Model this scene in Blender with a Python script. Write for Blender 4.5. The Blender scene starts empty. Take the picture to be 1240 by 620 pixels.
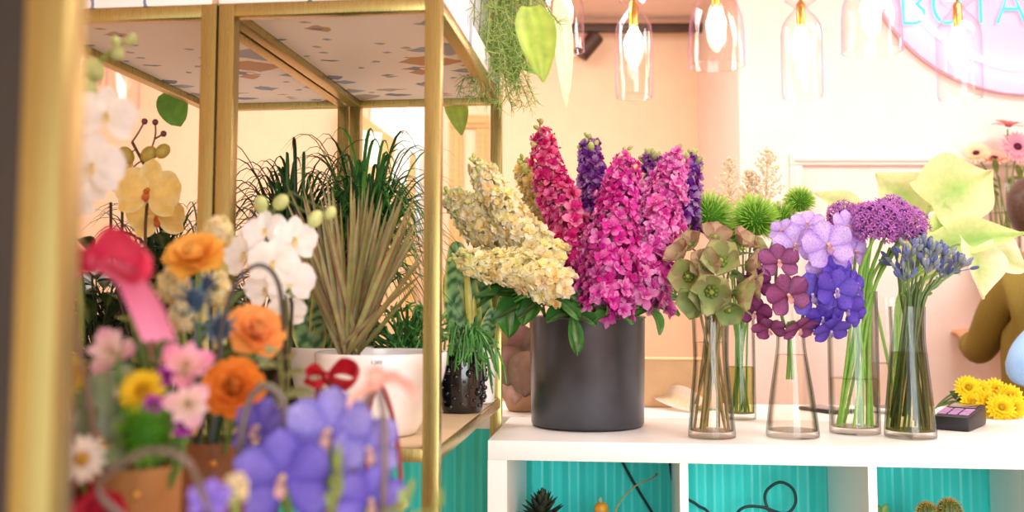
import bpy, bmesh, math, random
import numpy as np
from mathutils import Vector, Matrix

R = random.Random(11)
sc = bpy.context.scene
COL = sc.collection
PI = math.pi

# ------------------------------------------------------------------ camera numbers
F, CX, CY = 1205.0, 620.0, 272.0          # focal length and principal point in pixels of the 1240x620 frame
AL = math.radians(4.18)                   # the camera looks up a little
CZ = 1.401                                # lens height
TH = math.radians(6.5)                    # the furniture is turned this much against the view
U = Vector((math.cos(TH), -math.sin(TH), 0))
W = Vector((math.sin(TH), math.cos(TH), 0))


def ray(px, py):
    dx, dy = (px - CX) / F, -(py - CY) / F
    return Vector((dx, math.cos(AL) - math.sin(AL) * dy, math.sin(AL) + math.cos(AL) * dy))


def P(px, py, Y):
    r = ray(px, py)
    return Vector((0, 0, CZ)) + r * (Y / r.y)


def PZ(px, py, z):
    r = ray(px, py)
    return Vector((0, 0, CZ)) + r * ((z - CZ) / r.z)


def S(px, Y):
    return px * Y / F


# ------------------------------------------------------------------ colours
def hx(s):
    s = s.lstrip('#')
    o = []
    for i in (0, 2, 4):
        c = int(s[i:i + 2], 16) / 255
        o.append(c / 12.92 if c <= .04045 else ((c + .055) / 1.055) ** 2.4)
    return np.array(o)


# ------------------------------------------------------------------ mesh builder
class MB:
    def __init__(self):
        self.v, self.c, self.f, self.n = [], [], [], 0

    def add(self, T, M=None, tint=None):
        v, f, c = T
        if M is not None:
            A = np.array(M)
            v = v @ A[:3, :3].T + A[:3, 3]
        if tint is not None:
            c = np.clip(c * np.asarray(tint), 0, 1)
        n = self.n
        self.v.append(v)
        self.c.append(c)
        self.f.extend([tuple(i + n for i in q) for q in f])
        self.n += len(v)
        return self

    def T(self):
        return np.concatenate(self.v), self.f, np.concatenate(self.c)


def merge(*parts):
    m = MB()
    for p in parts:
        if isinstance(p, tuple) and len(p) == 2:
            m.add(p[0], p[1])
        else:
            m.add(p)
    return m.T()


def gridf(nu, nv, off=0):
    k = nv + 1
    return [(off + i * k + j, off + i * k + j + 1, off + (i + 1) * k + j + 1, off + (i + 1) * k + j)
            for i in range(nu) for j in range(nv)]


def petal(L, Wd, nu=5, nv=4, a=1.3, b=.7, bend=0., cup=0., ruf=0., rf=2.5, ph=0., bw=.08, c0='#ffffff', c1=None, ce=None,
          pw=1.0, colf=None, twist=0.):
    c0 = hx(c0) if isinstance(c0, str) else c0
    c1 = c0 if c1 is None else (hx(c1) if isinstance(c1, str) else c1)
    ce = None if ce is None else (hx(ce) if isinstance(ce, str) else ce)
    u = np.linspace(0, 1, nu + 1)
    v = np.linspace(-1, 1, nv + 1)
    w = Wd / 2 * np.clip(np.sin(PI * u ** a), 0, 1) ** b
    w = np.maximum(w, Wd / 2 * bw * (1 - u) ** .5)
    w[-1] = max(w[-1], Wd * .015)
    th = bend * u
    du = L / nu
    y = np.concatenate([[0], np.cumsum(np.cos((th[1:] + th[:-1]) / 2) * du)])
    z = np.concatenate([[0], np.cumsum(np.sin((th[1:] + th[:-1]) / 2) * du)])
    V, Uu = np.meshgrid(v, u)
    ww = w[:, None]
    off = cup * Wd * V ** 2 * (ww / (Wd / 2)) + ruf * Wd * np.sin(rf * PI * V + ph + 3 * Uu) * Uu
    x = ww * V
    if twist:
        tw = twist * Uu
        x, off = x * np.cos(tw), off + x * np.sin(tw)
    X = x
    Yy = y[:, None] - np.sin(th)[:, None] * off
    Z = z[:, None] + np.cos(th)[:, None] * off
    pos = np.stack([X, Yy, Z], -1).reshape(-1, 3)
    if colf is not None:
        col = colf(Uu.reshape(-1), V.reshape(-1))
    else:
        t = (Uu ** pw).reshape(-1, 1)
        col = c0 * (1 - t) + c1 * t
        if ce is not None:
            e = (np.abs(V) ** 3).reshape(-1, 1)
            col = col * (1 - e) + ce * e
    return pos, gridf(nu, nv), col


def colarr(c, n):
    c = hx(c) if isinstance(c, str) else np.asarray(c)
    return np.tile(c, (n, 1))


def tube(pts, r, n=6, col='#4a7a2a', col2=None):
    pts = [Vector(p) for p in pts]
    m = len(pts)
    rr = list(r) if isinstance(r, (list, tuple)) else [r] * m
    c0 = hx(col) if isinstance(col, str) else col
    c1 = c0 if col2 is None else hx(col2)
    verts, cols = [], []
    nrm = None
    for i, p in enumerate(pts):
        t = (pts[min(i + 1, m - 1)] - pts[max(i - 1, 0)])
        t = t.normalized() if t.length > 1e-9 else Vector((0, 0, 1))
        if nrm is None:
            nrm = t.orthogonal().normalized()
        nrm = nrm - t * nrm.dot(t)
        nrm = nrm.normalized() if nrm.length > 1e-6 else t.orthogonal().normalized()
        bn = t.cross(nrm)
        k = i / max(1, m - 1)
        for j in range(n):
            a = 2 * PI * j / n
            verts.append(p + (nrm * math.cos(a) + bn * math.sin(a)) * rr[i])
            cols.append(c0 * (1 - k) + c1 * k)
    f = []
    for i in range(m - 1):
        for j in range(n):
            k = (j + 1) % n
            f.append((i * n + j, i * n + k, (i + 1) * n + k, (i + 1) * n + j))
    f.append(tuple(range(n - 1, -1, -1)))
    f.append(tuple(range((m - 1) * n, m * n)))
    return np.array([tuple(v) for v in verts]), f, np.array(cols)


def bez(p0, p1, p2, n=8):
    p0, p1, p2 = Vector(p0), Vector(p1), Vector(p2)
    return [p0 * (1 - t) ** 2 + p1 * 2 * t * (1 - t) + p2 * t * t for t in [i / n for i in range(n + 1)]]


def smooth(pts, n=6):
    """Catmull-Rom through the points."""
    pts = [Vector(p) for p in pts]
    if len(pts) < 3:
        return [pts[0].lerp(pts[-1], i / n) for i in range(n + 1)]
    q = [pts[0] * 2 - pts[1]] + pts + [pts[-1] * 2 - pts[-2]]
    out = []
    for i in range(1, len(q) - 2):
        a, b, c, d = q[i - 1], q[i], q[i + 1], q[i + 2]
        for k in range(n):
            t = k / n
            out.append(.5 * ((2 * b) + (c - a) * t + (2 * a - 5 * b + 4 * c - d) * t * t + (3 * b - a - 3 * c + d) * t ** 3))
    out.append(pts[-1])
    return out


def lathe(prof, n=24, col='#ffffff', sx=1., sy=1.):
    v, f = [], []
    for r, z in prof:
        for j in range(n):
            a = 2 * PI * j / n
            v.append((max(r, 1e-5) * math.cos(a) * sx, max(r, 1e-5) * math.sin(a) * sy, z))
    for i in range(len(prof) - 1):
        for j in range(n):
            k = (j + 1) % n
            f.append((i * n + j, i * n + k, (i + 1) * n + k, (i + 1) * n + j))
    return np.array(v), f, colarr(col, len(v))


def ball(r=1., n=10, m=6, col='#ffffff', sx=1., sy=1., sz=1.):
    return lathe([(r * math.sin(PI * i / m), -r * sz * math.cos(PI * i / m)) for i in range(m + 1)], n, col, sx, sy)


def box(x0, x1, y0, y1, z0, z1, b=0., col='#ffffff', seg=2):
    bm = bmesh.new()
    bmesh.ops.create_cube(bm, size=1)
    for v in bm.verts:
        v.co = Vector((x0 if v.co.x < 0 else x1, y0 if v.co.y < 0 else y1, z0 if v.co.z < 0 else z1))
    if b:
        bmesh.ops.bevel(bm, geom=bm.edges[:], offset=b, segments=seg, affect='EDGES', profile=.6)
    bm.verts.ensure_lookup_table()
    v = np.array([tuple(x.co) for x in bm.verts])
    f = [tuple(x.index for x in q.verts) for q in bm.faces]
    bm.free()
    return v, f, colarr(col, len(v))


def rz(a):
    return Matrix.Rotation(a, 4, 'Z')


def rx(a):
    return Matrix.Rotation(a, 4, 'X')


def ry(a):
    return Matrix.Rotation(a, 4, 'Y')


def tr(x, y=0, z=0):
    return Matrix.Translation(Vector((x, y, z)) if not isinstance(x, Vector) else x)


def sca(s):
    return Matrix.Diagonal((s, s, s, 1)) if not isinstance(s, tuple) else Matrix.Diagonal((*s, 1))


def frame(pos, face, up=(0, 0, 1), roll=0., s=1.):
    """local +Z looks along face, local +Y stays near up."""
    z = Vector(face).normalized()
    y = Vector(up)
    y = y - z * y.dot(z)
    y = y.normalized() if y.length > 1e-4 else z.orthogonal().normalized()
    x = y.cross(z)
    M = Matrix((x, y, z)).transposed().to_4x4()
    return tr(Vector(pos)) @ M @ rz(roll) @ sca(s)


def along(pos, d, up=(0, 0, 1), s=1., roll=0.):
    """local +Y runs along d, local +Z stays near up (leaves, petals)."""
    y = Vector(d).normalized()
    z = Vector(up)
    z = z - y * z.dot(y)
    z = z.normalized() if z.length > 1e-4 else y.orthogonal().normalized()
    x = y.cross(z)
    M = Matrix((x, y, z)).transposed().to_4x4()
    return tr(Vector(pos)) @ M @ ry(roll) @ sca(s)


# ------------------------------------------------------------------ objects
MW = {}


def thing(name, label, cat, loc=(0, 0, 0), rot=0., group=None):
    o = bpy.data.objects.new(name, None)
    o.empty_display_size = .02
    COL.objects.link(o)
    o.location = loc
    o.rotation_euler = (0, 0, rot)
    MW[o.name] = tr(Vector(loc)) @ rz(rot)
    o['label'], o['category'] = label, cat
    if group:
        o['group'] = group
    return o


def part(name, mb, mat, parent=None, world=True, sharp=40, label=None, flip=False):
    T = mb.T() if isinstance(mb, MB) else mb
    v, f, c = T
    if parent is not None and world:
        A = np.array(MW[parent.name].inverted())
        v = v @ A[:3, :3].T + A[:3, 3]
    me = bpy.data.meshes.new(name)
    me.from_pydata([tuple(map(float, x)) for x in v], [], f)
    at = me.color_attributes.new('Col', 'FLOAT_COLOR', 'POINT')
    at.data.foreach_set('color', np.concatenate([c, np.ones((len(c), 1))], 1).astype(np.float32).ravel())
    me.polygons.foreach_set('use_smooth', [True] * len(me.polygons))
    me.update()
    me.set_sharp_from_angle(angle=math.radians(sharp))
    if mat is not None:
        me.materials.append(mat)
    o = bpy.data.objects.new(name, me)
    COL.objects.link(o)
    if parent is not None:
        o.parent = parent
        MW[o.name] = MW[parent.name]
    if label:
        o['label'] = label
    return o


def solo(name, mb, mat, label, cat, loc, group=None, sharp=40, world=True):
    """a thing that is one mesh, its origin at its base"""
    T = mb.T() if isinstance(mb, MB) else mb
    v = T[0] - np.array(loc) if world else T[0]
    o = part(name, (v, T[1], T[2]), mat, None, sharp=sharp)
    o.location = loc
    MW[o.name] = tr(Vector(loc))
    o['label'], o['category'] = label, cat
    if group:
        o['group'] = group
    return o


def struct(name, mb, mat, sharp=30):
    o = part(name, mb, mat, None, sharp=sharp)
    o['kind'] = 'structure'
    MW[o.name] = Matrix()
    return o


# ------------------------------------------------------------------ materials
def nt(name):
    m = bpy.data.materials.new(name)
    m.use_nodes = True
    t = m.node_tree
    t.nodes.clear()
    o = t.nodes.new('ShaderNodeOutputMaterial')
    return m, t, t.nodes, t.links, o


def setp(b, **k):
    for a, v in k.items():
        b.inputs[a.replace('_', ' ')].default_value = v


def noise_mul(t, colsock, scale, lo, hi, coord='Object', detail=3):
    N, Lk = t.nodes, t.links
    tc = N.new('ShaderNodeTexCoord')
    nz = N.new('ShaderNodeTexNoise')
    nz.inputs['Scale'].default_value = scale
    nz.inputs['Detail'].default_value = detail
    Lk.new(tc.outputs[coord], nz.inputs['Vector'])
    mr = N.new('ShaderNodeMapRange')
    mr.inputs['From Min'].default_value, mr.inputs['From Max'].default_value = .3, .7
    mr.inputs['To Min'].default_value, mr.inputs['To Max'].default_value = lo, hi
    Lk.new(nz.outputs['Fac'], mr.inputs['Value'])
    mx = N.new('ShaderNodeVectorMath')
    mx.operation = 'SCALE'
    Lk.new(colsock, mx.inputs[0])
    Lk.new(mr.outputs['Result'], mx.inputs['Scale'])
    return mx.outputs['Vector'], nz


def vmat(name, rough=.5, transl=.25, spec=.3, nscale=60, lo=.88, hi=1.1, bump=0., spots=None):
    """living tissue: the colour comes from the mesh's own colour attribute, light passes through a little"""
    m, t, N, Lk, o = nt(name)
    at = N.new('ShaderNodeAttribute')
    at.attribute_name = 'Col'
    cs, nz = noise_mul(t, at.outputs['Color'], nscale, lo, hi)
    if spots:
        vo = N.new('ShaderNodeTexVoronoi')
        vo.inputs['Scale'].default_value = spots
        tc = N.new('ShaderNodeTexCoord')
        Lk.new(tc.outputs['Object'], vo.inputs['Vector'])
        mr = N.new('ShaderNodeMapRange')
        mr.inputs['From Min'].default_value, mr.inputs['From Max'].default_value = .12, .5
        mr.inputs['To Min'].default_value, mr.inputs['To Max'].default_value = .62, 1.06
        Lk.new(vo.outputs['Distance'], mr.inputs['Value'])
        mx = N.new('ShaderNodeVectorMath')
        mx.operation = 'SCALE'
        Lk.new(cs, mx.inputs[0])
        Lk.new(mr.outputs['Result'], mx.inputs['Scale'])
        cs = mx.outputs['Vector']
    b = N.new('ShaderNodeBsdfPrincipled')
    setp(b, Roughness=rough, Specular_IOR_Level=spec)
    Lk.new(cs, b.inputs['Base Color'])
    if bump:
        bp = N.new('ShaderNodeBump')
        bp.inputs['Strength'].default_value = bump
        bp.inputs['Distance'].default_value = .002
        Lk.new(nz.outputs['Fac'], bp.inputs['Height'])
        Lk.new(bp.outputs['Normal'], b.inputs['Normal'])
    if transl:
        tl = N.new('ShaderNodeBsdfTranslucent')
        Lk.new(cs, tl.inputs['Color'])
        mx = N.new('ShaderNodeMixShader')
        mx.inputs['Fac'].default_value = transl
        Lk.new(b.outputs[0], mx.inputs[1])
        Lk.new(tl.outputs[0], mx.inputs[2])
        Lk.new(mx.outputs[0], o.inputs['Surface'])
    else:
        Lk.new(b.outputs[0], o.inputs['Surface'])
    return m


def pmat(name, col, rough=.5, metal=0., spec=.5, nscale=8, lo=.95, hi=1.04, bump=0., stretch=None, coat=0., rvar=0.):
    m, t, N, Lk, o = nt(name)
    rgb = N.new('ShaderNodeRGB')
    rgb.outputs[0].default_value = (*hx(col), 1)
    cs, nz = noise_mul(t, rgb.outputs[0], nscale, lo, hi)
    if stretch:
        mp = N.new('ShaderNodeMapping')
        mp.inputs['Scale'].default_value = stretch
        tc = N.new('ShaderNodeTexCoord')
        Lk.new(tc.outputs['Object'], mp.inputs['Vector'])
        Lk.new(mp.outputs['Vector'], nz.inputs['Vector'])
    b = N.new('ShaderNodeBsdfPrincipled')
    setp(b, Roughness=rough, Metallic=metal, Specular_IOR_Level=spec, Coat_Weight=coat)
    Lk.new(cs, b.inputs['Base Color'])
    if rvar:
        mr = N.new('ShaderNodeMapRange')
        mr.inputs['To Min'].default_value, mr.inputs['To Max'].default_value = max(0, rough - rvar), rough + rvar
        Lk.new(nz.outputs['Fac'], mr.inputs['Value'])
        Lk.new(mr.outputs['Result'], b.inputs['Roughness'])
    if bump:
        bp = N.new('ShaderNodeBump')
        bp.inputs['Strength'].default_value = bump
        bp.inputs['Distance'].default_value = .003
        Lk.new(nz.outputs['Fac'], bp.inputs['Height'])
        Lk.new(bp.outputs['Normal'], b.inputs['Normal'])
    Lk.new(b.outputs[0], o.inputs['Surface'])
    return m


def emat(name, col, strength):
    m, t, N, Lk, o = nt(name)
    e = N.new('ShaderNodeEmission')
    e.inputs['Color'].default_value = (*hx(col), 1)
    e.inputs['Strength'].default_value = strength
    Lk.new(e.outputs[0], o.inputs['Surface'])
    return m


def gmat(name, tint='#ffffff', edge='#b9c4c0', gloss=.9, irid=False, rough=.02, blend=.35, base=.02, amt=.5):
    """thin clear glass: light goes straight through, the rim darkens and reflects"""
    m, t, N, Lk, o = nt(name)
    lw = N.new('ShaderNodeLayerWeight')
    lw.inputs['Blend'].default_value = .5
    cr = N.new('ShaderNodeValToRGB')
    cr.color_ramp.elements[0].position, cr.color_ramp.elements[1].position = .35, 1
    cr.color_ramp.elements[0].color, cr.color_ramp.elements[1].color = (*hx(tint), 1), (*hx(edge), 1)
    Lk.new(lw.outputs['Facing'], cr.inputs['Fac'])
    tp = N.new('ShaderNodeBsdfTransparent')
    Lk.new(cr.outputs['Color'], tp.inputs['Color'])
    gl = N.new('ShaderNodeBsdfGlossy')
    gl.inputs['Roughness'].default_value = rough
    gl.inputs['Color'].default_value = (gloss, gloss, gloss, 1)
    if irid:
        c2 = N.new('ShaderNodeValToRGB')
        e = c2.color_ramp.elements
        e[0].position, e[0].color = 0, (.6, .9, 1, 1)
        e[1].position, e[1].color = 1, (.8, .65, 1, 1)
        n = e.new(.5)
        n.color = (1, .8, .9, 1)
        Lk.new(lw.outputs['Facing'], c2.inputs['Fac'])
        Lk.new(c2.outputs['Color'], gl.inputs['Color'])
    pw = N.new('ShaderNodeMath')
    pw.operation = 'POWER'
    pw.inputs[1].default_value = 3.5
    Lk.new(lw.outputs['Facing'], pw.inputs[0])
    fr = N.new('ShaderNodeMath')
    fr.operation = 'MULTIPLY_ADD'
    fr.inputs[1].default_value, fr.inputs[2].default_value = amt, base
    Lk.new(pw.outputs[0], fr.inputs[0])
    mx = N.new('ShaderNodeMixShader')
    Lk.new(fr.outputs[0], mx.inputs['Fac'])
    Lk.new(tp.outputs[0], mx.inputs[1])
    Lk.new(gl.outputs[0], mx.inputs[2])
    Lk.new(mx.outputs[0], o.inputs['Surface'])
    return m


def terrazzo(name):
    m, t, N, Lk, o = nt(name)
    tc = N.new('ShaderNodeTexCoord')
    nz = N.new('ShaderNodeTexNoise')
    nz.inputs['Scale'].default_value = 16
    nz.inputs['Detail'].default_value = 2
    Lk.new(tc.outputs['Object'], nz.inputs['Vector'])
    vm = N.new('ShaderNodeVectorMath')
    vm.operation = 'MULTIPLY_ADD'
    vm.inputs[1].default_value = (.06, .06, .0)
    Lk.new(nz.outputs['Color'], vm.inputs[0])
    mp = N.new('ShaderNodeMapping')
    mp.inputs['Scale'].default_value = (1, 1.5, 0)
    Lk.new(tc.outputs['Object'], mp.inputs['Vector'])
    Lk.new(mp.outputs['Vector'], vm.inputs[2])
    base = N.new('ShaderNodeRGB')
    base.outputs[0].default_value = (*hx('#fbf5f2'), 1)
    cur = base.outputs[0]
    for sc_, thr, rad in ((5.2, .6, .38), (11, .72, .34), (24, .84, .3)):
        vo = N.new('ShaderNodeTexVoronoi')
        vo.inputs['Scale'].default_value = sc_
        vo.voronoi_dimensions = '2D'
        vo.distance = 'MANHATTAN'
        Lk.new(vm.outputs['Vector'], vo.inputs['Vector'])
        sp = N.new('ShaderNodeSeparateColor')
        Lk.new(vo.outputs['Color'], sp.inputs['Color'])
        gt = N.new('ShaderNodeMath')
        gt.operation = 'GREATER_THAN'
        gt.inputs[1].default_value = thr
        Lk.new(sp.outputs['Red'], gt.inputs[0])
        lt = N.new('ShaderNodeMath')
        lt.operation = 'LESS_THAN'
        lt.inputs[1].default_value = rad
        Lk.new(vo.outputs['Distance'], lt.inputs[0])
        mu = N.new('ShaderNodeMath')
        mu.operation = 'MULTIPLY'
        Lk.new(gt.outputs[0], mu.inputs[0])
        Lk.new(lt.outputs[0], mu.inputs[1])
        cr = N.new('ShaderNodeValToRGB')
        cr.color_ramp.interpolation = 'CONSTANT'
        e = cr.color_ramp.elements
        pal = ['#7f95b4', '#c08f62', '#9aabc2', '#c9a078', '#6d84a6', '#b0aeb6']
        e[0].position, e[0].color = 0, (*hx(pal[0]), 1)
        e[1].position, e[1].color = 1 / 6, (*hx(pal[1]), 1)
        for i in range(2, 6):
            q = e.new(i / 6)
            q.color = (*hx(pal[i]), 1)
        Lk.new(sp.outputs['Green'], cr.inputs['Fac'])
        mx = N.new('ShaderNodeMix')
        mx.data_type = 'RGBA'
        Lk.new(mu.outputs[0], mx.inputs[0])
        Lk.new(cur, mx.inputs[6])
        Lk.new(cr.outputs['Color'], mx.inputs[7])
        cur = mx.outputs[2]
    b = N.new('ShaderNodeBsdfPrincipled')
    setp(b, Roughness=.45)
    Lk.new(cur, b.inputs['Base Color'])
    Lk.new(b.outputs[0], o.inputs['Surface'])
    return m


M = dict(
    creamy=vmat('cream_petal', .6, .5, .15, 70, .96, 1.05),
    petal=vmat('petal', .55, .42, .2, 70, .92, 1.07),
    vanda=vmat('veined_petal', .45, .25, .3, 40, .9, 1.06, spots=320),
    leaf=vmat('leaf', .38, .22, .45, 50, .8, 1.15, bump=.15),
    stem=vmat('stem', .45, .08, .4, 80, .85, 1.1),
    cloth=vmat('cloth', .8, .0, .2, 300, .88, 1.08, bump=.3),
    ribbon=vmat('satin_ribbon', .3, .18, .5, 40, .95, 1.04),
    skin=vmat('skin', .5, .0, .35, 120, .95, 1.04),
    hair=pmat('hair', '#4a3226', .45, nscale=90, lo=.6, hi=1.3, bump=.4),
    paint=vmat('painted', .45, .0, .4, 30, .97, 1.02),
    gold=pmat('brushed_gold', '#b0a062', .28, .88, nscale=6, lo=.92, hi=1.05, stretch=(90, 90, 2), rvar=.05),
    terrazzo=terrazzo('terrazzo'),
    white=pmat('white_laminate', '#f6f3f0', .35, nscale=5, lo=.98, hi=1.01),
    wall=pmat('cream_plaster', '#f4cfae', .85, nscale=14, lo=.97, hi=1.02, bump=.05),
    wallr=pmat('pale_plaster', '#efd9d0', .85, nscale=14, lo=.98, hi=1.02, bump=.05),
    ceil=pmat('ceiling_paint', '#f0d6c8', .9),
    floor=pmat('floor_boards', '#b08a64', .5, nscale=3, lo=.85, hi=1.1, stretch=(1, 14, 1)),
    teal=pmat('teal_corrugated', '#40dcd4', .42, nscale=4, lo=.93, hi=1.06),
    bucket=pmat('black_matte_metal', '#55575f', .33, .85, nscale=20, lo=.9, hi=1.1, rvar=.06),
    blackgloss=pmat('black_gloss', '#0e0f12', .12, 0, nscale=30, lo=.8, hi=1.2, coat=.5),
    black=pmat('black_plastic', '#1b1b1f', .45, nscale=50, lo=.9, hi=1.1),
    cable=pmat('cable_rubber', '#10302f', .5),
    bowl=pmat('white_ceramic', '#f7f4f3', .22, nscale=5, lo=.99, hi=1.01, coat=.2),
    kraft=pmat('kraft_card', '#a9743f', .75, nscale=40, lo=.88, hi=1.08, bump=.15),
    brownbox=pmat('brown_card', '#7c4c22', .6, nscale=40, lo=.88, hi=1.08, bump=.1),
    wood=pmat('pale_wood', '#d9a869', .55, nscale=4, lo=.85, hi=1.08, stretch=(2, 2, 22)),
    shelfwood=pmat('shelf_board', '#ddc29c', .5, nscale=4, lo=.9, hi=1.05, stretch=(2, 18, 2)),
    gapshade=pmat('gap_shade', '#2a2016', .55, nscale=10, lo=.8, hi=1.15),  # near-black colour standing in for shade beside the nearest post
    box=pmat('cardboard', '#e3b98c', .8, nscale=30, lo=.95, hi=1.04, bump=.1),
    clay=pmat('clay', '#b98d6a', .8, nscale=20, lo=.88, hi=1.08, bump=.15),
    soil=pmat('soil', '#3a2a1d', .95, nscale=120, lo=.5, hi=1.4, bump=.9),
    dark=pmat('dark_bronze', '#4a352a', .5, .4),
    brass=pmat('brass', '#c99a4a', .28, .9),
    glass=gmat('vase_glass', '#ffffff', '#93a39f'),
    water=gmat('vase_water', '#fdfaf4', '#c9c7ba', blend=.45, base=.004, amt=.25),
    water2=gmat('green_vase_water', '#e0e2b6', '#9da26e', blend=.45, base=.004, amt=.25),
    pendant=gmat('pendant_glass', '#fffdfb', '#f3e6f2', irid=True, rough=.06, base=.05, amt=.8),
    pane=gmat('window_glass', '#ffffff', '#dfe8e8'),
    bulb=emat('bulb_glow', '#ffe2c4', 20),
    neon_c=emat('neon_cyan', '#5fe6e6', 1.3),
    neon_w=emat('neon_white', '#ffe9fa', 2.6),
    disc=pmat('pink_disc', '#eebbdc', .6),
    ink=pmat('price_ink', '#55525a', .6),
    key=pmat('terminal_keys', '#b58bbd', .5, nscale=60),
)
# ================================================================== CAMERA
cam = bpy.data.cameras.new('camera')
co = bpy.data.objects.new('camera', cam)
COL.objects.link(co)
co.location = (0, 0, CZ)
co.rotation_euler = (PI / 2 + AL, 0, 0)
cam.sensor_width = 36
cam.lens = F / 1240 * 36
cam.shift_y = -38 / 1240
cam.clip_start = .02
cam.dof.use_dof = True
cam.dof.focus_distance = 2.06
cam.dof.aperture_fstop = 2.9
sc.camera = co
sc.view_settings.view_transform = 'Standard'
sc.view_settings.look = 'None'
sc.view_settings.gamma = 1
sc.view_settings.use_curve_mapping = False
sc.view_settings.exposure = .42

# ================================================================== ROOM
CEIL = 2.62
YB, YR = 4.4, 3.6            # far wall, and the nearer wall section on the right
XR = P(898, 300, YR).x       # its corner
struct('floor', box(-3.2, 3.4, -3, YB + .2, -.1, 0), M['floor'])
struct('ceiling', box(-3.2, 3.4, -3, YB + .2, CEIL, CEIL + .1), M['ceil'])
struct('wall_left', box(-3.3, -3.1, -3, YB + .2, 0, CEIL), M['wall'])
struct('wall_right', box(3.3, 3.45, -3, YB + .2, 0, CEIL), M['wall'])
wx0, wx1 = P(446, 200, YB).x, P(520, 200, YB).x
wz0, wz1 = P(480, 290, YB).z, P(480, 92, YB).z
mb = MB()
mb.add(box(-3.2, wx0, YB, YB + .16, 0, CEIL))
mb.add(box(wx1, XR + .1, YB, YB + .16, 0, CEIL))
mb.add(box(wx0, wx1, YB, YB + .16, 0, wz0))
mb.add(box(wx0, wx1, YB, YB + .16, wz1, CEIL))
struct('wall_back', mb, M['wall'])
mb = MB()
fw = .05
for a in ((wx0, wx0 + fw, wz0, wz1), (wx1 - fw, wx1, wz0, wz1), (wx0 + fw, wx1 - fw, wz0, wz0 + fw), (wx0 + fw, wx1 - fw, wz1 - fw, wz1),
          ((wx0 + wx1) / 2 - .015, (wx0 + wx1) / 2 + .015, wz0 + fw, wz1 - fw)):
    mb.add(box(a[0], a[1], YB + .03, YB + .09, a[2], a[3], .004))
win = struct('window_1', mb, M['white'])
part('pane', box(wx0 + fw, wx1 - fw, YB + .055, YB + .063, wz0 + fw, wz1 - fw), M['pane'], win)
struct('wall_alcove', box(XR, 3.3, YR, YB + .16, 0, CEIL), M['wallr'])
# picture-frame mouldings on the pale wall
def moulding(name, x0, x1, z0, z1, y, w=.045, mat='wallr'):
    mb = MB()
    for (a, b, c, d) in ((x0, x1, z1 - w, z1), (x0, x1, z0, z0 + w), (x0, x0 + w, z0 + w, z1 - w), (x1 - w, x1, z0 + w, z1 - w)):
        mb.add(box(a, b, y - .022, y, c, d, .007))
        mb.add(box(a + w * .3, b - w * .3, y - .032, y - .02, c + w * .3, d - w * .3, .005))
    return struct(name, mb, M[mat])
q0, q1 = P(955, 186, YR), P(1330, 186, YR)
moulding('trim_1', q0.x, q1.x, .95, q0.z, YR)
q0, q1 = P(545, 140, YB), P(593, 140, YB)
moulding('trim_2', q0.x, q1.x, .2, q0.z, YB, .06, 'wood')
struct('baseboard_back', box(-3.1, XR, YB - .02, YB, 0, .12, .004), M['white'])
struct('baseboard_right', box(XR, 3.3, YR - .02, YR, 0, .12, .004), M['white'])

# lights: daylight from the shop front behind the camera, added ceiling fills, the pendants
def area(name, loc, rot, sx, sy, en, col):
    l = bpy.data.lights.new(name, 'AREA')
    l.shape, l.size, l.size_y, l.energy, l.color = 'RECTANGLE', sx, sy, en, col
    o = bpy.data.objects.new(name, l)
    COL.objects.link(o)
    o.location, o.rotation_euler = loc, rot
    return o
area('shop_front_daylight', (.9, -2.5, 1.4), (math.radians(90), 0, math.radians(9)), 2.6, 2.2, 94, (.95, .975, 1))
area('ceiling_fill', (.75, 1.35, CEIL - .03), (0, 0, 0), 1.3, .6, 14, (1, .96, .93))  # added fill from above for the flowers, no fitting behind it
area('ceiling_fill', (1.7, 2.5, CEIL - .03), (math.radians(18), 0, 0), 1.0, .5, 20, (1, .95, .94))  # added fill that brightens the right wall
area('ceiling_fill', (-.6, 3.1, CEIL - .03), (math.radians(12), 0, 0), 1.6, .6, 42, (1, .93, .86))  # added fill that brightens the far wall on the left
w = bpy.data.worlds.new('world')
sc.world = w
w.use_nodes = True
bg = w.node_tree.nodes['Background']
bg.inputs['Color'].default_value = (1, .97, .96, 1)
bg.inputs['Strength'].default_value = 1.2

# ================================================================== COUNTER AND CUBE SHELF
SZ = 1.12
A = PZ(582, 533, SZ)
OR = P(532, 360, 1.5)
OR.z = 0
d = (A - OR).dot(U)
if d < .006:
    A = A + U * (.006 - d)
SH = Vector((A.x, A.y, 0))
shelf = thing('cube_shelf', 'white open cube shelf unit carrying the black bucket and glass vases', 'shelf', SH, -TH)
L, D, T_, Dv, Op = 4 * .335 + 3 * .016 + 2 * .038, .39, .038, .016, .335
def lp(o, name, T, mat, **k):
    return part(name, T, mat, o, world=False, **k)
lp(shelf, 'top_board', box(0, L, 0, D, SZ - T_, SZ, .0015), M['white'])
zb = SZ - T_ - 3 * Op - 2 * Dv
lp(shelf, 'bottom_board', box(0, L, 0, D, 0, zb, .0015), M['white'])
lp(shelf, 'side_panel', box(0, T_, 0, D, zb, SZ - T_), M['white'])
lp(shelf, 'side_panel', box(L - T_, L, 0, D, zb, SZ - T_), M['white'])
xs = [T_ + Op * i + Dv * (i - 1) for i in (1, 2, 3)]
for x in xs:
    lp(shelf, 'divider', box(x, x + Dv, .002, D, zb, SZ - T_), M['white'])
ZC = SZ - T_ - Op            # floor of the top row of cubbies
for r in (0, 1):
    z = ZC - r * (Op + Dv)
    for x in [T_] + [q + Dv for q in xs]:
        lp(shelf, 'shelf_board', box(x, x + Op, .002, D, z - Dv, z), M['white'])

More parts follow.
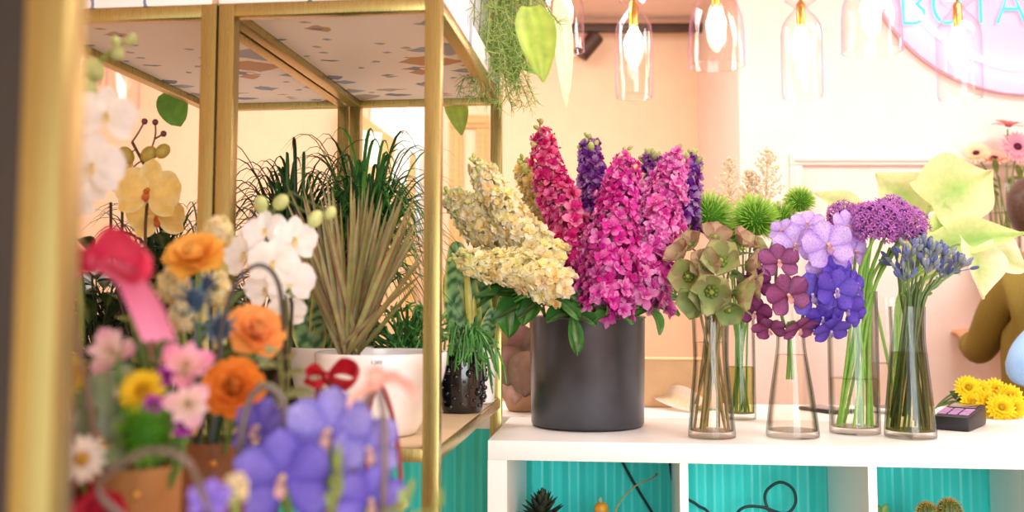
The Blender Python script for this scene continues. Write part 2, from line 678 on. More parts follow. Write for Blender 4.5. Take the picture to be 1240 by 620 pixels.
cnt = thing('shop_counter', 'long shop counter with teal corrugated front behind the cube shelf', 'counter', SH + W * (D + .012), -TH)
x0, x1 = -1.9, 2.0
pts = [(x0 + i * .005, .008 + .006 * math.cos(2 * PI * i * .005 / .042)) for i in range(int((x1 - x0) / .005) + 1)]
vv, ff = [], []
for (x, y) in pts:
    vv += [(x, y, .06), (x, y, SZ - .03)]
for i in range(len(pts) - 1):
    ff.append((2 * i, 2 * i + 2, 2 * i + 3, 2 * i + 1))
lp(cnt, 'corrugated_panel', (np.array(vv), ff, colarr('#22b3a2', len(vv))), M['teal'], sharp=20)
lp(cnt, 'carcass', box(x0, x1, .016, .31, .06, SZ - .03), M['shelfwood'])
lp(cnt, 'countertop', box(x0 - .01, x1 + .01, -.004, .335, SZ - .03, SZ, .002), M['white'])
lp(cnt, 'plinth', box(x0 + .02, x1 - .02, .05, .29, 0, .06), M['dark'])

# ================================================================== GOLD RACKS
RW, RD, PW = .355, .775, .025
zs = P(525, 544, 1.5).z      # lower board in view
zt = P(525, 11, 1.5).z       # underside of the top rails
def rack(name, label, origin, panel=True, wid=RW, dep=RD, zlev=None, top=None):
    o = thing('display_rack', label, 'rack', origin, -TH, 'gold display racks')
    zl = zlev or [(.33, 0), (.75, 0), (zs, 1)]
    tp = top or zt
    xa, xb = -wid, 0
    H = tp + .02
    for (x, y) in ((xb - PW, 0), (xa, 0), (xb - PW, dep - PW), (xa, dep - PW)):
        lp(o, 'post', box(x, x + PW, y, y + PW, 0, H, .0012), M['gold'])
    for z, _ in zl + [(H, 0)]:
        for y in (0, dep - PW):
            lp(o, 'rail', box(xa + PW, xb - PW, y + .001, y + PW - .001, z - .02, z - .0005, .001), M['gold'])
        for x in (xa, xb - PW):
            lp(o, 'rail', box(x + .001, x + PW - .001, PW, dep - PW, z - .02, z - .0005, .001), M['gold'])
    for z, q in zl:
        lp(o, 'shelf_board', box(xa + .006, xb - .006, .006 if not q else .012, dep - .006, z, z + .0015), M['shelfwood'])
        lp(o, 'shelf_core', box(xa + PW, xb - PW, PW, dep - PW, z - .018, z - .0005), M['shelfwood'])
    lp(o, 'terrazzo_slab', box(xa - .0005, xb + .0005, -.0005, dep, H, H + .045, .002), M['terrazzo'])
    lp(o, 'terrazzo_soffit', box(xa + PW, xb - PW, PW, dep - PW, H - .006, H - .0005), M['terrazzo'])
    return o
rr = rack('r', 'gold metal display rack holding the spiky plant in a white bowl', OR)
OL = OR - U * (RW + .004)
rl = rack('l', 'gold metal display rack with the yellow orchid, left of the wider bright one', OL)
# nearest rack, only its edge shows
po = P(96, 360, .6)
po.z = 0
po = po + W * 0.0
nr = thing('display_rack', 'blurred gold rack post with dark side panel at the left edge', 'rack', po - W * .4, -TH, 'gold display racks')
for (x, y) in ((-PW, .4 - PW), (-.355, .4 - PW), (-PW, 0), (-.355, 0)):
    lp(nr, 'post', box(x, x + PW, y, y + PW, 0, 1.85, .0012), M['gold'])
for z in (.4, .95, 1.85):
    for y in (0, .4 - PW):
        lp(nr, 'rail', box(-.33, -PW, y + .001, y + PW - .001, z - .02, z, .001), M['gold'])
    lp(nr, 'shelf_board', box(-.349, -.006, .03, .37, z + .0005, z + .012), M['shelfwood'])
lp(nr, 'back_panel', box(-.33, -PW - .0, .4 - .016, .4 - .010, .42, 1.83), M['gapshade'])  # added dark sheet in place of the unlit gap beside the post
# low plinth table carrying the bouquets
TZ = .97
tb = thing('display_table', 'low wooden display table under the bouquet boxes', 'table', (-.36, .78, 0), -TH)
lp(tb, 'tabletop', box(-.5, .42, -.16, .58, TZ - .03, TZ, .003), M['wood'])
for x in (-.47, .36):
    for y in (-.13, .52):
        lp(tb, 'leg', box(x, x + .04, y, y + .04, 0, TZ - .03, .003), M['wood'])
for y in (-.12, .53):
    lp(tb, 'apron', box(-.43, .36, y, y + .02, TZ - .1, TZ - .03), M['wood'])

# ================================================================== BUCKET
BC = PZ(717, 524, SZ)
BR = .124
BC = Vector((BC.x, BC.y + BR, SZ))
BH = .238
bk = thing('flower_bucket', 'large matte black metal bucket full of pink and cream stocks', 'bucket', BC)
prof = [(0, .0015), (BR - .01, .0015), (BR - .003, .003), (BR, .008), (BR + .004, BH - .004), (BR + .0065, BH), (BR + .004, BH + .002), (BR + .001, BH - .004), (BR - .003, .012), (0, .012)]
lp(bk, 'body', lathe(prof, 72), M['bucket'], sharp=50)
lp(bk, 'water', lathe([(0, .013), (BR - .005, .013), (BR - .002, .15), (0, .15)], 48), M['water'])

# ================================================================== VASES
def vase(label, c, prof, wz, wmat='water', thick=.003, foot=.014):
    o = thing('glass_vase', label, 'vase', c, 0, 'clear glass vases')
    H = prof[-1][1]
    outer = [(0, .0012), (prof[0][0] - .002, .0012)] + [(r, z) for r, z in prof]
    inner = [(r - thick, max(z, foot)) for r, z in reversed(prof) if z > foot] + [(np.interp(foot, [z for r, z in prof], [r for r, z in prof]) - thick - .002, foot), (0, foot - .002)]
    lp(o, 'glass_body', lathe(outer + inner, 48), M['glass'], sharp=60)
    zz = np.linspace(foot + .001, wz, 12)
    rr_ = np.interp(zz, [z for r, z in prof], [r for r, z in prof]) - thick - .0008
    wp = [(0, foot + .001)] + list(zip(rr_, zz)) + [(0, wz)]
    lp(o, 'water', lathe(wp, 40), M[wmat], sharp=50)
    return o
def sprof(pts, n=20):
    z = np.linspace(0, 1, n)
    p = smooth([(r, h, 0) for r, h in pts], 5)
    return [(q.x, q.y) for q in p]
def base(px, py, r):
    q = PZ(px, py, SZ)
    return Vector((q.x, q.y + r, SZ + .0005))
V1 = base(868, 534, .047)
vase('glass vase with tan hellebore stems, next to the black bucket', V1, sprof([(.047, .002), (.047, .012), (.0415, .08), (.036, .14), (.036, .19), (.038, .255)]), .19)
V2 = base(969, 534, .052)
vase('glass flask vase of clear water under the purple orchids', V2, sprof([(.052, .002), (.052, .014), (.044, .08), (.035, .14), (.0285, .19), (.030, .235)]), .165)
V3 = base(1046, 529, .051)
vase('straight glass cylinder vase with bright green allium stems', V3, [(.051, .002), (.051, .01), (.051, .1), (.051, .2), (.051, .293)], .113)
V4 = base(1115, 534, .05)
vase('glass vase with dense dark stems of blue buds beside the card terminal', V4, sprof([(.05, .002), (.05, .014), (.0445, .08), (.037, .16), (.034, .2), (.0355, .262)]), .17, 'water2')
V5 = base(901, 510, .036)
vase('narrow glass vase of green pompom stems half hidden behind another vase', V5, [(.036, .002), (.036, .01), (.036, .1), (.036, .2), (.036, .25)], .12, 'water2')
V6 = base(1088, 503, .045)
vase('glass vase behind the allium vase holding the pale anthuriums', V6, [(.045, .002), (.045, .01), (.045, .1), (.045, .2), (.045, .28)], .12)

# ================================================================== PENDANTS, TRACK, NEON
YP = 2.9
def pendant(label, px, pyb, wpx, kind, Y=YP):
    c = P(px, pyb, Y)
    r = S(wpx, Y) / 2
    H = S(108 if kind == 'bottle' else 92, Y)
    o = thing('pendant_lamp', label, 'lamp', c, 0, 'glass pendant lamps over the counter')
    if kind == 'bottle':
        pr = [(r * .93, 0), (r, .01), (r, H * .45), (r, H * .72), (r * .93, H * .83), (r * .7, H * .92), (r * .38, H), (r * .3, H * 1.04)]
        pr2 = [(r * .3, H * 1.04), (r * .75, H * 1.12), (r * .86, H * 1.22), (r * .7, H * 1.33), (r * .3, H * 1.4)]
    else:
        pr = [(r, 0), (r * 1.01, .02), (r * 1.0, H * .45), (r * .94, H * .64), (r * .78, H * .82), (r * .5, H * .95), (r * .25, H)]
        pr2 = None
    lp(o, 'glass_shade', lathe(pr, 40), M['pendant'])
    lp(o, 'shade_rim', tube([(pr[0][0] * math.cos(a), pr[0][0] * math.sin(a), 0) for a in np.linspace(0, 2 * PI, 33)], .0018, 6), M['pendant'])
    if pr2:
        lp(o, 'glass_collar', lathe(pr2, 32), M['pendant'])
    zt_ = pr[-1][1]
    zb_ = zt_ - (.075 if kind == 'bottle' else .06)
    lp(o, 'socket', lathe([(0, zb_ + .02), (.012, zb_ + .02), (.013, zb_ + .03), (.013, zt_ + .01), (.006, zt_ + .02), (0, zt_ + .02)], 20), M['brass'])
    lp(o, 'bulb', lathe([(0, zb_ - .085), (.010, zb_ - .08), (.026, zb_ - .055), (.030, zb_ - .032), (.022, zb_ - .008), (.010, zb_ + .012), (.0, zb_ + .02)], 20), M['bulb'])
    top = CEIL - c.z
    lp(o, 'cord', tube([(0, 0, zt_ + .015), (0, 0, top - .02)], .003, 6), M['black'])
    lp(o, 'ceiling_rose', lathe([(0, top - .025), (.03, top - .025), (.045, top - .012), (.045, top - .0005), (0, top - .0005)], 24), M['brass'])
    return o
pendant('dome glass pendant lamp beside the hanging fern', 682, 62, 52, 'dome')
pendant('bottle glass pendant lamp hanging in front of the dark track', 768, 118, 46, 'bottle')
pendant('dome glass pendant lamp between the first two bottle lamps', 868, 80, 68, 'dome')
pendant('bottle glass pendant lamp over the green pompom flowers', 972, 118, 50, 'bottle')
pendant('dome glass pendant lamp just left of the neon letters', 1056, 62, 72, 'dome')
pendant('bottle glass pendant lamp in front of the pink neon disc', 1163, 119, 53, 'bottle')
pendant('blurred glass pendant lamp seen under the darker rack', 102, 100, 40, 'bottle', 3.4)
pendant('blurred glass pendant lamp behind the white orchid buds', 148, 132, 40, 'bottle', 3.7)

tkz = CEIL
a, b = P(640, 34, YB - .12), P(866, 34, YB - .12)
trk = thing('track_rail', 'dark ceiling track rail along the far wall', 'rail', (a.x, YB - .12, CEIL), 0)
lp(trk, 'bar', box(0, b.x - a.x, -.02, .02, a.z - CEIL - .018, a.z - CEIL + .018, .003), M['dark'])
for x in (.1, b.x - a.x - .1):
    lp(trk, 'hanger', tube([(x, 0, a.z - CEIL + .01), (x, 0, 0)], .006, 8), M['dark'])
s0 = P(713, 55, YB - .12)
sp = thing('track_spotlight', 'small dark spotlight clipped under the ceiling track', 'spotlight', (s0.x, YB - .12, a.z - .018), 0)
lp(sp, 'stem', tube([(0, 0, 0), (0, 0, s0.z - a.z + .05)], .006, 8), M['dark'])
mb = MB()
mb.add(lathe([(0, -.06), (.034, -.06), (.036, -.055), (.036, .055), (.03, .06), (0, .06)], 24), tr(0, 0, s0.z - a.z + .018) @ ry(math.radians(40)))
lp(sp, 'lamp_head', mb, M['dark'])

dc = P(1236, -79, YR - .03)
rD = S(201, YR - .03)
ns = thing('neon_sign', 'round pink wall disc with white neon ring and cyan neon letters', 'sign', dc, 0)
lp(ns, 'backing_disc', (lathe([(0, -.014), (rD - .004, -.014), (rD, -.01), (rD, .014), (0, .014)], 96)[0] @ np.array(rx(PI / 2))[:3, :3].T, lathe([(0, 0), (1, 0), (1, 0), (1, 0), (0, 0)], 96)[1], colarr('#f5c9e2', 5 * 96)), M['disc'])
rN = S(171, YR - .03)
lp(ns, 'neon_ring', tube([(rN * math.cos(t), -.04, rN * math.sin(t)) for t in np.linspace(PI * .56, PI * 2.44, 80)], .0105, 8), M['neon_w'])
def letter(ch, px, pyb, hpx, wpx):
    p0 = P(px, pyb, YR - .07) - dc
    h, w_ = S(hpx, YR), S(wpx, YR)
    if ch == 'B':
        segs = [[(0, 0), (0, .5), (0, 1), (.55, 1), (.85, .9), (.88, .7), (.7, .55), (.1, .53), (.7, .5), (.97, .35), (.95, .12), (.6, 0), (0, 0)]]
    elif ch == 'O':
        segs = [[(.5 + .5 * math.sin(t), .5 + .5 * math.cos(t)) for t in np.linspace(0.1, 2 * PI - .1, 18)]]
    elif ch == 'T':
        segs = [[(0, 1), (1, 1)], [(.5, 1), (.5, 0)]]
    else:
        segs = [[(0, 0), (.5, 1), (1, 0)], [(.2, .4), (.8, .4)]]
    mb = MB()
    for s_ in segs:
        mb.add(tube([(p0.x + w_ * a_, p0.y, p0.z + h * b_) for a_, b_ in s_], .006, 8))
    lp(ns, 'neon_letter', mb, M['neon_c'])
letter('B', 1094, 28, 44, 26)
letter('O', 1131, 28, 44, 32)
letter('T', 1172, 28, 44, 32)
letter('A', 1208, 28, 44, 34)
sc.cycles.transparent_max_bounces = 32
# ================================================================== FLOWER TEMPLATES (face along +Z, up is +Y)
def whorl(n, pet, tilt, r0=0., a0=0.):
    m = MB()
    for i in range(n):
        m.add(pet, rz(a0 + 2 * PI * i / n) @ tr(0, r0, 0) @ rx(tilt))
    return m.T()


def mix(a, b, t):
    a = hx(a) if isinstance(a, str) else a
    b = hx(b) if isinstance(b, str) else b
    return a * (1 - t) + b * t


def phal(c0, c1, ce=None, size=1.):
    """moth orchid, width 1"""
    big = petal(.50, .60, 7, 6, 1.0, .5, .12, -.12, .03, c0=c0, c1=c1, ce=ce)
    sep = petal(.50, .34, 6, 4, 1.1, .6, .1, .1, c0=c0, c1=c1, ce=ce)
    m = MB()
    for a in (0, 2.25, -2.25):
        m.add(sep, rz(a) @ rx(-.02) @ tr(0, .02, -.015))
    for a in (1.32, -1.32):
        m.add(big, rz(a) @ rx(.12) @ tr(0, .01, .01))
    return m.T()


def lip(c0, c1, cc):
    m = MB()
    m.add(petal(.17, .12, 4, 4, 1.2, .6, -.6, .3, c0=cc, c1=c1), tr(0, -.02, .05) @ rz(PI) @ rx(.5))
    for a in (1.9, -1.9):
        m.add(petal(.11, .09, 4, 3, 1.2, .6, .9, .3, c0=cc, c1=c0), tr(0, -.02, .05) @ rz(a) @ rx(.7))
    m.add(ball(.035, 8, 6, cc), tr(0, .02, .06))
    return m.T()


def vandaT(c0, c1, ce=None):
    m = MB()
    p = petal(.50, .42, 7, 5, 1.55, .62, .15, -.06, .035, rf=2, c0=c0, c1=c1, ce=ce, bw=.2)
    p2 = petal(.47, .38, 7, 5, 1.5, .62, .2, .05, .03, rf=2, ph=1, c0=c0, c1=c1, ce=ce, bw=.2)
    for i, a in enumerate((0, 2.2, -2.2)):
        m.add(p2, rz(a) @ rx(.02) @ tr(0, .015, -.012))
    for a in (1.12, -1.12):
        m.add(p, rz(a) @ rx(.1) @ tr(0, .015, .008))
    return m.T()


def stockT(c0, c1, seed):
    r = random.Random(seed)
    m = MB()
    pale = mix(c1, '#ffffff', .35)
    for n, L_, tl, r0 in ((6, .5, .2, .03), (6, .42, .75, .02), (4, .28, 1.2, .01)):
        for i in range(n):
            k = r.random()
            tipc = mix(c1, pale, k) if k > .35 else mix(c0, c1, k * 2)
            p = petal(L_ * r.uniform(.8, 1.15), L_ * .74, 4, 4, 1.5, .5, r.uniform(-1.1, -.2), r.uniform(-.1, .25), .2, rf=1.8, ph=r.uniform(0, 6),
                      c0=mix(c0, c1, .1), c1=tipc, bw=.3, pw=1.1)
            m.add(p, rz(2 * PI * i / n + r.uniform(-.35, .35) + n) @ tr(0, r0, r.uniform(0, .1)) @ rx(tl + r.uniform(-.35, .35)))
    return m.T()


def roseT(c0, c1, cin):
    m = MB()
    for k, (n, L_, tl, z) in enumerate(((3, .34, 1.5, .06), (4, .38, 1.38, .04), (5, .44, 1.2, .02), (5, .5, .92, 0), (5, .54, .55, -.02))):
        t = k / 4
        for i in range(n):
            p = petal(L_, L_ * 1.15, 5, 5, 1.25, .45, -.35 * (1 + t) if k > 1 else .25, .22, .03, rf=1.5, ph=i, c0=mix(cin, c0, t), c1=mix(c1, c0, t * .6), bw=.4)
            m.add(p, rz(2 * PI * i / n + k * .7) @ tr(0, .04 + .05 * t, z) @ rx(tl))
    return m.T()


def daisyT(n, L_, Wd, c0, c1, cc, rows=2, cr=.16, tilt=.2, a=1.2):
    m = MB()
    for k in range(rows):
        for i in range(n):
            m.add(petal(L_ * (1 - .2 * k), Wd, 4, 2, a, .5, -.2, .15, c0=c0, c1=c1), rz(2 * PI * (i + k * .5) / n + R.uniform(-.06, .06)) @ tr(0, cr * .6, .02 * k) @ rx(tilt + .35 * k + R.uniform(-.08, .08)))
    m.add(ball(cr * .75, 10, 6, cc, 1, 1, .5), tr(0, 0, .01))
    return m.T()


def alstroT(c0, c1, ct):
    m = MB()
    out = petal(.52, .34, 6, 4, 1.5, .6, -.9, .12, .03, c0=ct, c1=c0, ce=c1)
    inn = petal(.5, .22, 6, 3, 1.4, .6, -.6, .12, c0=ct, c1=c1)
    for i in range(3):
        m.add(out, rz(2 * PI * i / 3) @ tr(0, .03, -.12) @ rx(1.05))
        m.add(inn, rz(2 * PI * i / 3 + PI / 3) @ tr(0, .02, -.1) @ rx(1.15))
    for i in range(5):
        a = 2 * PI * i / 5
        m.add(tube([(0, 0, 0), (.05 * math.cos(a), .05 * math.sin(a), .2), (.09 * math.cos(a), .09 * math.sin(a), .3)], .01, 4, '#c9a06a'))
    return m.T()


def helleT(c0, c1, ce, cc):
    m = MB()
    p = petal(.5, .56, 6, 5, 1.1, .5, .55, .2, .03, c0=c0, c1=c1, ce=ce, bw=.2)
    for i in range(5):
        m.add(p, rz(2 * PI * i / 5) @ tr(0, .02, -.01 * (i % 2)) @ rx(.42))
    for i in range(7):
        a = 2 * PI * i / 7
        m.add(ball(.05, 6, 4, cc, 1, 1, 1.4), tr(.09 * math.cos(a), .09 * math.sin(a), .07))
    m.add(ball(.06, 6, 5, '#b8bf6a', 1, 1, 1.5), tr(0, 0, .1))
    return m.T()


def starT(c0, c1):
    m = MB()
    for i in range(6):
        m.add(petal(.5, .17, 3, 2, 1.0, .6, .1, .1, c0=c0, c1=c1), rz(2 * PI * i / 6) @ rx(.35))
    m.add(ball(.1, 6, 4, c1), tr(0, 0, .06))
    return m.T()


def fib(n):
    o = []
    for i in range(n):
        z = 1 - 2 * (i + .5) / n
        a = i * 2.399963
        q = math.sqrt(1 - z * z)
        o.append(Vector((q * math.cos(a), q * math.sin(a), z)))
    return o


def leafT(L_, Wd, c0, c1, cm=None, bend=-.6, cup=.18, ruf=.03, nu=9, nv=4, a=1.0, b=.8, rf=2.5, tw=0.):
    cm = mix(c0, '#c9d68f', .35) if cm is None else hx(cm)
    A_, B_ = (hx(x) if isinstance(x, str) else x for x in (c0, c1))
    def cf(u, v):
        t = (np.abs(v) ** .8).reshape(-1, 1)
        c = A_ * (1 - t) + B_ * t
        k = np.clip(1 - np.abs(v) * 4, 0, 1).reshape(-1, 1) * .8
        return c * (1 - k) + cm * k
    return petal(L_, Wd, nu, nv, a, b, bend, cup, ruf, rf, colf=cf, twist=tw)


def jit(v, a):
    return Vector(v) + Vector((R.uniform(-a, a), R.uniform(-a, a), R.uniform(-a, a)))


def tint(a=.08):
    g = R.uniform(1 - a, 1 + a)
    return np.array([g * R.uniform(1 - a * .4, 1 + a * .4) for _ in range(3)])


# ================================================================== STOCKS IN THE BUCKET
LEAFC = [('#2f6b2c', '#4f8f3a'), ('#3c7a34', '#63a048'), ('#285a2a', '#46823a')]
def stock(label, pxs, Y0, Y1, wpx, cols, n, tipgreen=True, leaves=3, group='flower stems in the bucket', nb=9):
    """pxs: spike axis in the photo from its lower end to the tip"""
    m_ = len(pxs)
    ax = [P(x, y, Y0 + (Y1 - Y0) * i / (m_ - 1)) for i, (x, y) in enumerate(pxs)]
    axis = smooth(ax, 8)
    Ym = (Y0 + Y1) / 2
    Rr = S(wpx, Ym) / 2
    d0 = (axis[1] - axis[0]).normalized()
    k = R.uniform(0, 6)
    foot = Vector((BC.x + .045 * math.cos(k), BC.y + .045 * math.sin(k), SZ + .02))
    entry = Vector((BC.x, BC.y, SZ + BH)) + (axis[0] - Vector((BC.x, BC.y, SZ + BH))) * .35
    rad = Vector((entry.x - BC.x, entry.y - BC.y, 0))
    if rad.length > BR * .8:
        rad = rad.normalized() * BR * .8
    entry = Vector((BC.x + rad.x, BC.y + rad.y, SZ + BH - .005))
    o = thing('stock_stem', label, 'flower', foot, 0, group)
    st = smooth([foot, entry, axis[0]] + axis[4::6] + [axis[-1]], 5)
    part('stem', tube(st, [.0042 - .0025 * i / len(st) for i in range(len(st))], 6, '#7d9a52', '#9cb46a'), M['stem'], o)
    vs = [stockT(cols[0], cols[1], s_) for s_ in range(5)]
    mb = MB()
    L_ = sum((axis[i + 1] - axis[i]).length for i in range(len(axis) - 1))
    def at(t):
        q = t * (len(axis) - 1)
        i = min(int(q), len(axis) - 2)
        return axis[i].lerp(axis[i + 1], q - i), (axis[i + 1] - axis[i]).normalized()
    a = R.uniform(0, 6)
    for i in range(n):
        t = (i + .5) / n
        t = t * .93
        p, d = at(t)
        a += 2.39996
        e1 = d.orthogonal().normalized()
        e2 = d.cross(e1)
        ou = e1 * math.cos(a) + e2 * math.sin(a)
        taper = 1 - .62 * t ** 1.6
        rr_ = Rr * taper * R.uniform(.52, .86)
        fs = S(27, Ym) * (1 - .45 * t ** 2) * R.uniform(.85, 1.15)
        tn = tint(.1)
        if len(cols) > 2 and R.random() < .4:
            tn = tn * cols[2]
        mb.add(R.choice(vs), frame(p + ou * rr_, jit(ou + d * .35, .3), d, R.uniform(0, 6), fs), tn)
        if i % 3 == 0:                                   # inner floret closes the gaps
            mb.add(R.choice(vs), frame(p + ou * rr_ * .3, jit(ou + d * .35, .4), d, R.uniform(0, 6), fs), tn * .92)
    part('flower_spike', mb, M['creamy' if cols[1].startswith('#ff') else 'petal'], o, sharp=180)
    mb = MB()
    for i in range(nb):
        t = .84 + .2 * i / nb
        p, d = at(min(t, .999))
        p = p + d * max(0, t - 1) * L_
        a += 2.4
        e1 = d.orthogonal().normalized()
        ou = e1 * math.cos(a) + d.cross(e1) * math.sin(a)
        r_ = S(3.7, Ym) * (1.15 - .5 * i / nb)
        q = p + ou * r_ * 3.0 * (1.2 - i / nb)
        mb.add(ball(r_, 8, 6, mix('#b9c56a', cols[0], R.uniform(0, .35)), 1, 1, 1.6), frame(q, ou + d * 1.2))
        mb.add(tube([p, q], .0012, 4, '#9cb46a'))
    part('buds', mb, M['leaf'], o)
    for i in range(leaves):
        c = R.choice(LEAFC)
        ang = R.uniform(0, 2 * PI)
        p = entry.lerp(axis[0], R.uniform(.2, .9))
        dr = Vector((math.cos(ang), math.sin(ang), R.uniform(.1, .9)))
        part('leaf', (lambda mm: mm)(MB().add(leafT(R.uniform(.09, .14), R.uniform(.024, .034), *c, bend=R.uniform(-1.6, -.6), ruf=.06, a=1.15), along(p, dr))), M['leaf'], o)
    return o

HOT = ('#cf1f9c', '#ee62c4', np.array([1, .6, .85]))
HOT2 = ('#d83aa8', '#f594d8', np.array([1, .8, .95]))
HOT3 = ('#cf1377', '#ee4f9c', np.array([1, .7, .8]))
PUR = ('#6d1a80', '#a63fb0', np.array([.8, .7, 1]))
CRE = ('#ffeaa4', '#fff8da', np.array([1, .99, .92]))
YEL = ('#e9cf72', '#f6e9ac', np.array([1, .95, .8]))
stock('hot pink stock spike leaning left, tallest in the bucket', [(708, 352), (690, 285), (668, 215), (653, 148)], 2.12, 2.2, 66, HOT3, 92)
stock('magenta pink stock spike in front of the bucket centre', [(735, 380), (738, 310), (750, 235), (760, 182)], 2.04, 2.13, 84, HOT, 110, leaves=4)
stock('bright pink stock spike leaning right over the bucket rim', [(775, 368), (788, 300), (806, 235), (822, 178)], 2.08, 2.16, 76, HOT2, 105, leaves=4)
stock('pale pink stock spike squeezed between the front pink ones', [(765, 330), (768, 270), (776, 215)], 2.16, 2.24, 56, HOT2, 60, leaves=1)
stock('dark purple stock spike rising behind the tallest pink one', [(728, 275), (720, 225), (712, 166)], 2.26, 2.32, 46, PUR, 46, leaves=1, nb=12)
stock('purple stock spike with green bud tips behind pale pink one', [(803, 265), (795, 225), (786, 183)], 2.24, 2.3, 44, PUR, 26, leaves=1, nb=14)
stock('thin purple stock spike nearest the green pompom flowers', [(822, 275), (832, 230), (839, 184)], 2.22, 2.26, 36, PUR, 30, leaves=1, nb=12)
stock('cream stock spike lying lowest over the bucket rim', [(684, 350), (640, 330), (592, 322), (548, 312)], 1.98, 1.98, 56, CRE, 62, leaves=5)
stock('long cream stock spike reaching up left beside the gold post', [(665, 325), (632, 285), (600, 235), (573, 192)], 2.08, 2.1, 58, CRE, 84, leaves=4)
stock('cream stock spike pointing left behind the gold post', [(640, 318), (600, 285), (565, 255), (540, 232)], 2.12, 2.14, 62, CRE, 70, leaves=3)
stock('pale yellow stock spike behind the leaning pink one', [(672, 290), (652, 245), (632, 192)], 2.3, 2.34, 50, YEL, 54, leaves=1)
# leaves hanging over the rim belong to cut greenery pushed in round the edge
def sprig(label, px, py, Y, lv):
    p = P(px, py, Y)
    foot = Vector((BC.x + (p.x - BC.x) * .4, BC.y + (p.y - BC.y) * .4, SZ + .03))
    o = thing('leafy_sprig', label, 'foliage', foot, 0, 'green sprigs round the bucket rim')
    en = Vector((BC.x, BC.y, SZ + BH))
    rad = Vector((p.x - BC.x, p.y - BC.y, 0))
    en += rad.normalized() * min(rad.length, BR * .85)
    part('stem', tube(smooth([foot, en, p], 6), .003, 6, '#6d8f45'), M['stem'], o)
    for (tx, ty, dy, wd) in lv:
        q = P(tx, ty, Y + dy)
        L_ = (q - p).length * 1.15
        wd *= 1.2
        c = R.choice(LEAFC)
        part('leaf', MB().add(leafT(L_ * 1.12, S(wd, Y), *c, bend=-.8, ruf=.07, nu=10, nv=6, a=1.1), along(p, (q - p) + Vector((0, 0, L_ * .42)), (0, -.5, 1))), M['leaf'], o)
sprig('drooping leaf sprig hanging down the front of the bucket', 692, 380, 2.07, [(697, 420, -.02, 16), (672, 392, -.03, 26), (712, 395, -.03, 20), (655, 372, 0, 26)])
sprig('broad dark leaf sprig spreading left of the bucket', 650, 365, 2.1, [(588, 368, 0, 30), (600, 345, .02, 34), (612, 392, -.02, 28), (625, 350, .04, 34), (640, 390, -.03, 26), (580, 350, .05, 26)])
sprig('leaf sprig drooping at the right edge of the bucket', 785, 372, 2.1, [(797, 400, 0, 20), (815, 385, 0, 24), (800, 365, .02, 26), (770, 388, -.03, 22), (822, 368, .03, 24)])
sprig('leaf sprig under the lowest cream flowers', 668, 360, 2.06, [(640, 385, -.01, 28), (690, 385, -.02, 26), (650, 350, .02, 34), (615, 360, .02, 32), (702, 372, -.02, 26)])
sprig('leaf sprig at the front between pink spikes', 745, 378, 2.05, [(725, 392, -.01, 18), (760, 392, -.01, 20), (705, 378, 0, 24), (770, 375, 0, 24)])
sprig('large leaf sprig reaching out furthest left under the cream spikes', 622, 345, 2.14, [(572, 345, 0, 34), (590, 372, -.02, 36), (605, 322, .02, 36), (640, 372, -.04, 34), (618, 395, -.02, 28)])
sprig('leaf sprig behind the cream flowers at the left rim', 660, 345, 2.2, [(612, 330, 0, 36), (630, 312, .02, 34), (690, 330, 0, 34), (622, 372, -.02, 34), (700, 352, 0, 30)])
sprig('leaf sprig at the back right of the bucket', 790, 350, 2.28, [(815, 335, 0, 30), (822, 355, 0, 30), (765, 345, 0, 30), (800, 320, 0, 28)])

# ================================================================== VASE FLOWERS
def foot_in(c, r, prof_r=.03):
    k = R.uniform(0, 2 * PI)
    return Vector((c.x + r * math.cos(k), c.y + r * math.sin(k), c.z + .018))

def neck(c, h, r, toward):
    d = Vector((toward.x - c.x, toward.y - c.y, 0))
    d = d.normalized() * min(r, d.length * .5) if d.length > 1e-5 else d
    return Vector((c.x + d.x, c.y + d.y, c.z + h))

HCOL = [('#8aa552', '#b6bd7c', '#b8987a'), ('#98b060', '#c4c88a', '#a8a07a'), ('#74964f', '#a4bc78', '#94a070'), ('#b09c74', '#c4ac8c', '#a8806e'), ('#b4a878', '#cdb894', '#b08a74')]
HT = [helleT(a, b, c, '#8ba04a') for a, b, c in HCOL]
hl = [((836, 333), 2.0, 0, 'greenish hellebore stem at the far left of its bunch', [(836, 335, 44, -.5, 0, 0), (826, 312, 38, -.6, .5, 3)]),
      ((866, 345), 1.96, 0, 'hellebore stem with the two lowest front flowers', [(862, 352, 52, 0, -.1, 1), (845, 362, 42, -.4, -.3, 2)]),
      ((884, 355), 1.97, 0, 'hellebore stem facing right towards the maroon orchid', [(890, 352, 46, .5, -.1, 0), (882, 372, 36, .2, -.5, 2)]),
      ((872, 318), 1.98, 0, 'upright hellebore stem in the middle of its bunch', [(873, 318, 48, 0, .2, 1), (856, 322, 40, -.3, .3, 4)]),
      ((905, 330), 2.0, 0, 'dusky hellebore stem on the right of its bunch', [(902, 322, 42, .6, .2, 4), (908, 345, 36, .7, 0, 3)]),
      ((850, 305), 2.05, 0, 'mauve-green hellebore stem at the top back of its bunch', [(864, 292, 40, 0, .6, 3), (838, 300, 36, -.5, .6, 4)]),
      ((890, 300), 2.06, 0, 'tan hellebore stem below the green pompoms', [(896, 296, 38, .3, .6, 3), (914, 306, 34, .6, .4, 0), (880, 308, 34, 0, .5, 2)])]
